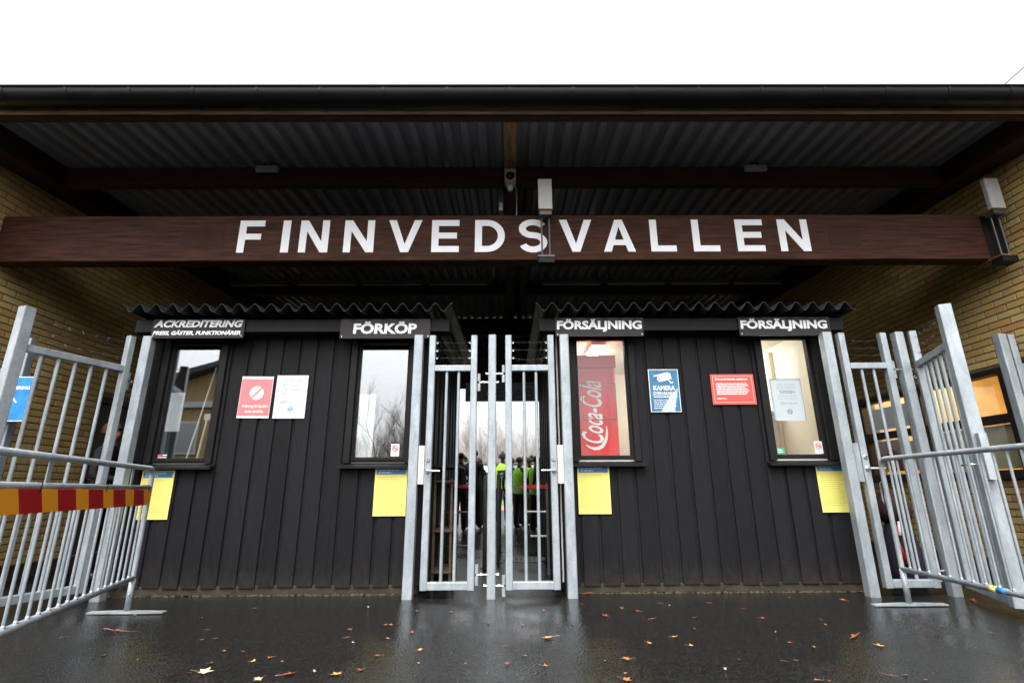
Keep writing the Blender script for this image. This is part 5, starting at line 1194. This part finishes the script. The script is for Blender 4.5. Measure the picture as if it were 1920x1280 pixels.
person('short person in green vest and black sleeves behind the right leaf', (0.26, 8.00, 0), radians(-50), 1.66, 'cloth_black', 'cloth_black', 'hivis', 'hair', None, ('down', 'down'))
person('person in brown jacket with open green vest behind the right leaf', (0.51, 8.50, 0), radians(10), 1.68, 'cloth_brown', 'cloth_brown', 'hivis', 'hair', None, ('front', 'down'))
person('person in green vest beside the right hut corner', (0.67, 7.80, 0), radians(40), 1.66, 'cloth_black', 'cloth_black', 'hivis', 'hair_dark', None, ('down', 'down'))
person('tall person in green vest nearest the right hut corner', (0.79, 7.00, 0), radians(30), 1.86, 'cloth_black', 'cloth_black', 'hivis', 'hair_dark', None, ('down', 'down'))
person('person in dark grey jacket behind the red arm of the left leaf', (-1.12, 7.3, 0), radians(20), 1.72, 'cloth_grey', 'cloth_black', None, 'hair_dark', None, ('down', 'down'))
person('person in black coat seen just left of the middle gate post, back row', (-0.80, 8.9, 0), radians(25), 1.70, 'cloth_navy', 'cloth_black', None, 'hair', None, ('down', 'down'))
person('person in dark coat and cap just right of the bobble hat', (0.06, 9.4, 0), radians(-20), 1.72, 'cloth_black', 'cloth_black', None, 'hair_dark', 'cloth_navy', ('down', 'down'))
person('person in green vest in the back row behind the right leaf', (0.42, 9.6, 0), radians(5), 1.78, 'cloth_navy', 'cloth_black', 'hivis', 'hair_dark', None, ('down', 'front'))
person('person in black trousers and green vest at the right edge of the far opening', (0.62, 7.0, 0), radians(-35), 1.62, 'cloth_black', 'cloth_black', 'hivis', 'hair', None, ('down', 'down'))
person('brown haired person in dark jacket behind the open left gate leaf', (-4.42, 0.95, 0), radians(-75), 1.64, 'cloth_black', 'cloth_black', None, 'hair', None, ('front', 'front'), group='people by the gates')

# ------------------------------------------------------------------ far background
def bare_tree(seed, h, spread, mt, levels=5, kids=3):
    rnd = random.Random(seed); tr, cr = MB(), MB()
    def grow(p, d, L, r, lev):
        n = 3; pts = [p]
        for i in range(n):
            d = (d + Vector((rnd.gauss(0, .12), rnd.gauss(0, .12), rnd.gauss(.04, .08)))).normalized(); pts.append(pts[-1] + d * L / n)
        (tr if lev == 0 else cr).tube(pts, r, 'bark' if lev == 0 else mt, 6 if lev == 0 else 3, r * .55, cap=False)
        if lev >= levels: return
        for i in range(kids + (2 if lev == 0 else 0)):
            u = rnd.uniform(.35, 1.0); q = pts[min(n, int(u * n))] if u < 1 else pts[-1]; a = rnd.uniform(0, 2 * pi); e = rnd.uniform(.35, .9) * spread
            side = Vector((cos(a), sin(a), 0)); nd = (d * cos(e) + side * sin(e)).normalized(); grow(q, nd, L * rnd.uniform(.55, .75), r * .5, lev + 1)
        grow(pts[-1], d, L * .7, r * .55, lev + 1)
    grow(Vector((0, 0, 0)), Vector((0, 0, 1)), h * .36, h * .010, 0)
    return tr, cr
protos = []
for sd, h, sp, mt in ((1, 9.5, .9, 'twig'), (2, 11, .7, 'birch'), (5, 8.0, 1.0, 'twig'), (9, 10.5, .6, 'birch')):
    tr, cr = bare_tree(sd, h, sp, mt); t = thing('bare_tree', 'bare tree', 'tree', (0, 0, 0), world=False); tr.build('trunk', t, smooth=True); cr.build('crown', t); protos.append([t, False])
rt = random.Random(11)
def put_tree(i, x, y, label, group, sc=1.0):
    p = protos[i]; rz = rt.uniform(0, 6.28)
    if not p[1]: p[1] = True; o = p[0]; o.location = (x, y, 0); o.rotation_euler = (0, 0, rz); o['label'] = label; o['group'] = group
    else: o = dup(p[0], (x, y, 0), rz, label, group)
    o.scale = (sc, sc, sc)
for i, x in enumerate((-9.5, -7.6, -5.8, -4.6, -3.3, -1.6, -.6, .6, 1.5, 2.7, 3.3, 4.6, 5.6, 6.8, 8.6, 10.2)):
    put_tree((i * 3 + 1) % 4, x, 66 + rt.uniform(-5, 12), 'bare leafless tree beyond the far end of the pitch', 'bare trees beyond the pitch', rt.uniform(.8, 1.25))
# trees and house opposite, mirrored in the window glass
for i, (x, y, sc_) in enumerate([(-24, -33, 1), (-21, -30, 1.1), (-18.5, -31, 1.1), (-26, -29, 1.0)] + [(-15 + k * .85, -44 - (k % 3) * 3, .85 + .3 * ((k * 5) % 4) / 3) for k in range(11)] + [(-2, -42, .8), (3, -40, .8), (8, -42, .9), (14, -40, .8)]):
    put_tree(i % 4, x, y, 'bare leafless tree across the street, mirrored in the hut windows', 'bare trees across the street', sc_)
def evergreen(loc, h, w, label):
    rnd = random.Random(int(loc[0] * 10)); t = thing('evergreen_tree', label, 'tree', loc, world=False)
    m = MB(); m.tube([(0, 0, 0), (0, 0, h * .8)], .14, 'bark', 6, .04); m.build('trunk', t)
    m = MB()
    for i in range(1500):
        z = rnd.uniform(.12, 1) * h; r = w * (1 - (z / h) ** 1.6) * sqrt(rnd.random()) * (.75 + .35 * sin(z * 3 + rnd.random())); a = rnd.uniform(0, 6.28); c = Vector((r * cos(a), r * sin(a), z))
        u = Vector((rnd.gauss(0, 1), rnd.gauss(0, 1), rnd.gauss(0, .6))).normalized() * .22; v = Vector((rnd.gauss(0, 1), rnd.gauss(0, 1), rnd.gauss(0, 1))).normalized() * .14
        m.add([c - u - v, c + u - v * .3, c + u + v, c - u * .4 + v], [(0, 1, 2, 3)], 'conifer')
    m.build('crown', t)
evergreen((4.9, 60, 0), 6.2, 2.0, 'round dull green evergreen beyond the pitch on the right')
evergreen((2.9, 62, 0), 5.0, 1.5, 'smaller dull green evergreen beyond the pitch, left of the round one')
evergreen((-5.2, 58, 0), 4.6, 1.3, 'narrow green evergreen beyond the pitch on the left')
# stand with advertising boards across the pitch
t = thing('grandstand', 'low dark stand across the pitch with a row of bright boards', 'stand', (0, 46, 0))
m = MB(); m.box(-22, 22, 46, 52, 0, 2.6, 'cloth_grey'); m.build('wall', t)
m = MB(); m.box(-22.5, 22.5, 45.6, 52.5, 3.3, 3.5, 'house_roof'); m.build('roof', t)
cols = ['white', 'ink_red', 'white', 'blue_pale', 'white', 'blue_ink', 'white', 'ink_green', 'white', 'white']
for i in range(20):
    m = MB(); m.cbox(-20 + i * 2.0, -18.05 + i * 2.0, 45.85, 45.95, 2.55, 3.22, cols[(i * 7 + 3) % 10], .02); m.build('advert_board', t)
for (x, w, h, lab) in ((-5.6, 6.0, 5.0, 'grey roofed house beyond the stand on the left'), (7.0, 8.0, 5.4, 'grey roofed house beyond the stand on the right')):
    t = thing('house', lab, 'house', (x, 75, 0)); m = MB(); m.box(x - w / 2, x + w / 2, 75, 81, 0, h * .62, 'rusty_white'); m.build('wall', t)
    m = MB(); m.extrude([(x - w / 2 - .4, 74.5, h * .6), (x + w / 2 + .4, 74.5, h * .6), (x, 74.5, h)], (0, 7, 0), 'house_roof'); m.build('roof', t)
# yellow timber house opposite the left hut
t = thing('house', 'yellow timber house across the street, mirrored in the leftmost hut window', 'house', (-12, -15, 0))
HX0, HX1, HA, HZ = -17.0, -7.9, -10.2, 6.3
ze0, ze1 = HZ - 0.35 * (HA - HX0), HZ - 0.35 * (HX1 - HA)
m = MB(); m.extrude([(HX0, -15.2, 0), (HX1, -15.2, 0), (HX1, -15.2, ze1), (HA, -15.2, HZ), (HX0, -15.2, ze0)][::-1], (0, -3.2, 0), 'house_wall'); m.build('wall', t)
m = MB()
for k in range(24):
    x = HX0 + 0.2 + k * 0.37; zt = HZ - 0.35 * abs(x - HA) - 0.1; m.box(x, x + 0.05, -15.2, -15.17, 0.4, zt, 'house_wall')
tag(m.build('batten', t), kind='stuff')
m = MB()
for xa, za, xb, zb in ((HA, HZ, HX0 - .6, ze0 - .2), (HA, HZ, HX1 + .3, ze1 - .1)):
    m.add([(xa, -14.7, za + .03), (xb, -14.7, zb + .03), (xb, -18.9, zb + .03), (xa, -18.9, za + .03), (xa, -14.7, za + .25), (xb, -14.7, zb + .25), (xb, -18.9, zb + .25), (xa, -18.9, za + .25)], [(0, 1, 2, 3), (7, 6, 5, 4), (0, 4, 5, 1), (1, 5, 6, 2), (2, 6, 7, 3), (3, 7, 4, 0)], 'house_roof')
m.build('roof', t)
m = MB(); m.cbox(HX0 - .1, HX1 + .1, -15.16, -15.0, 4.1, 4.35, 'white', .01); m.build('trim_board', t)
for x in (-15.6, -13.6, -11.4, -9.6):
    m = MB(); m.box(x, x + 1.3, -15.165, -15.10, 2.3, 3.6, 'white'); w_ = m.build('window', t); m = MB(); m.box(x + .08, x + 1.22, -15.10, -15.09, 2.38, 3.52, 'glass'); m.build('pane', w_)
m = MB(); m.box(-13.0, -12.4, -17.5, -16.9, 5.5, 8.2, 'house_roof'); m.build('chimney', t)

# ------------------------------------------------------------------ fallen leaves and scraps on the asphalt
def leaf_mesh(seed, lobes):
    rnd = random.Random(seed); m = MB(); n = lobes * 2; vs = [(0, 0, .004)]
    for q in range(n):
        a = 2 * pi * q / n + rnd.uniform(-.12, .12); r = (1 if q % 2 == 0 else .48) * rnd.uniform(.75, 1.1) * (.5 if lobes > 3 else .5); 
        x, y = r * cos(a) * (1.0 if lobes > 3 else 1.25), r * sin(a) * (.85 if lobes > 3 else .45)
        vs.append((x, y, .03 + .22 * (x * x + y * y) * rnd.uniform(.2, 1.6) + .10 * abs(y)))
    m.add(vs, [(0, 1 + q, 1 + (q + 1) % n) for q in range(n)], LEAFM[0]); m.tube([(-.2, 0, .02), (-.55, .03, .06), (-.75, .1, .05)], .018, LEAFM[4], 3)
    return m
LM = {}
LBL = {0: 'small orange leaf lying on the wet asphalt', 1: 'small brown leaf lying on the wet asphalt', 2: 'small ochre leaf lying on the wet asphalt', 3: 'small tan leaf lying on the wet asphalt', 4: 'small dark russet leaf lying on the wet asphalt'}
rl = random.Random(21)
def put_leaf(px, py, size, col, shape, label=None, z=0.0):
    key = (shape, col)
    if key not in LM:
        m = leaf_mesh(shape * 7 + 1, (5, 3, 4, 5)[shape]); m.mats[0] = LEAFM[col]; o = m.build('fallen_leaf', None); LM[key] = o.data
    else: o = bpy.data.objects.new('fallen_leaf', LM[key]); COL.objects.link(o)
    P = ground_at(px, py, z); o.location = (P.x, P.y, z + .003); o.rotation_euler = (rl.uniform(-.15, .15), rl.uniform(-.15, .15), rl.uniform(0, 6.28)); o.scale = (size, size, size * rl.uniform(.8, 1.6))
    tag(o, label or LBL[col], 'leaf', None if label else 'fallen leaves, %s' % ('orange', 'brown', 'ochre', 'tan', 'russet')[col])
Lf = [(230, 232, 10, 4), (515, 315, 9, 1), (390, 298, 9, 4), (755, 240, 9, 2), (810, 235, 9, 1), (780, 202, 9, 4), (755, 157, 8, 1), (958, 122, 8, 2), (840, 282, 10, 0), (912, 284, 13, 0), (948, 322, 13, 2), (1012, 308, 11, 0), (1057, 320, 7, 2), (710, 365, 12, 1), (790, 328, 12, 4),
      (1350, 355, 14, 1), (1415, 300, 12, 1), (1297, 232, 11, 1), (1313, 202, 12, 4), (1445, 183, 9, 0), (1465, 183, 9, 0), (1455, 235, 9, 2), (1543, 212, 12, 1), (1560, 132, 10, 1), (1575, 278, 11, 2), (1570, 327, 9, 2), (1693, 135, 8, 1), (1832, 177, 8, 0), (1900, 330, 12, 1), (1900, 262, 7, 1), (1745, 330, 7, 1), (505, 147, 8, 2),
      (2060, 232 + 0, 0, 0)]
Rf = [(228, 182, 11, 4), (125, 338, 13, 0), (425, 365, 6, 2), (515, 252, 11, 2), (530, 160, 11, 0), (412, 120, 9, 0), (472, 132, 9, 1), (350, 150, 14, 4), (685, 200, 13, 0), (672, 262, 11, 2), (685, 157, 11, 1), (740, 102, 13, 4), (870, 123, 8, 1), (940, 158, 10, 0), (1133, 268, 9, 0), (1042, 250, 8, 1),
      (1025, 320, 9, 0), (855, 315, 7, 1), (1175, 183, 9, 1), (1475, 372, 11, 0), (1410, 372, 18, 4), (1552, 390, 8, 1), (1145, 392, 13, 0), (1190, 395, 9, 1), (555, 102, 8, 1), (1040, 82, 8, 1), (1730, 92, 14, 1), (1740, 100, 10, 4), (1805, 215, 12, 4), (1612, 187, 9, 4), (40, 185, 7, 1), (120, 130, 8, 1), (260, 106, 7, 1), (50, 300, 8, 1), (350, 318, 5, 2), (1066, 318, 10, 4), (1180, 355, 7, 4), (1240, 90, 13, 0)]
for i, (x, y, w, c) in enumerate(Lf + [(x + 1920, y, w, c) for x, y, w, c in Rf]):
    if w == 0: continue
    px, py = x / 2, 1080 + y / 2; P = ground_at(px, py); dep = (P - CAM_P).dot(fw)
    put_leaf(px, py, w * dep / F_PX * 1.25, c, i % 4)
for px, py, w, c, lab in ((227, 1186, 40, 1, 'long curled brown leaf in front of the left barrier foot'), (383, 1261, 32, 3, 'large pale tan leaf standing up on the asphalt'), (484, 1274, 22, 3, 'crumpled tan leaf at the lower edge of the picture'), (541, 1265, 28, 1, 'brown leaf with an upright stem near the lower edge'), (631, 1265, 28, 2, 'curled ochre leaf near the lower edge, left of the gate'),
                          (1028, 1196, 26, 2, 'ochre leaf with raised stem in front of the middle post'), (1175, 1236, 22, 0, 'spiky orange leaf near the lower edge, right of the gate'), (1175, 1276, 22, 0, 'orange leaf cut by the lower edge of the picture'), (1265, 1195, 15, 2, 'star shaped ochre leaf in front of the right hut'), (1649, 1211, 24, 2, 'upright ochre leaf with a long stem by the right barrier'), (1602, 1195, 34, 1, 'long narrow brown leaf by the right barrier')):
    P = ground_at(px, py); dep = (P - CAM_P).dot(fw); put_leaf(px, py, w * dep / F_PX * 1.1, c, 1 if 'long' in lab and 'stem' not in lab else 0, lab)
for px, py in ((1175, 1109), (1186, 1110), (1250, 1107), (1300, 1106), (1310, 1108), (1357, 1106), (1368, 1107), (1548, 1108), (1612, 1109), (1290, 1104), (1335, 1105), (1103, 1113), (1245, 1111), (1450, 1108)):
    P = ground_at(px, py); put_leaf(px, py, rl.uniform(.05, .09), rl.choice((0, 1, 3, 3)), rl.randrange(4))
rs_ = random.Random(4)
for px, py in ((690, 1140), (662, 1207), (590, 1262), (1216, 1204), (1255, 1136), (1455, 1188), (1540, 1164), (1358, 1257)):
    P = ground_at(px, py); m = MB(); s_ = rs_.uniform(.008, .016); vs = [(s_ * cos(a + rs_.uniform(-.3, .3)) * rs_.uniform(.5, 1), s_ * .6 * sin(a + rs_.uniform(-.3, .3)), .004 + rs_.uniform(0, .012)) for a in (0, 1.3, 2.5, 3.8, 5)]
    m.add(vs, [(0, 1, 2, 3, 4)], 'paper'); o = m.build('paper_scrap', None); o.location = (P.x, P.y, .002); tag(o, 'tiny white paper scrap on the wet asphalt', 'scrap', 'white scraps on the asphalt')
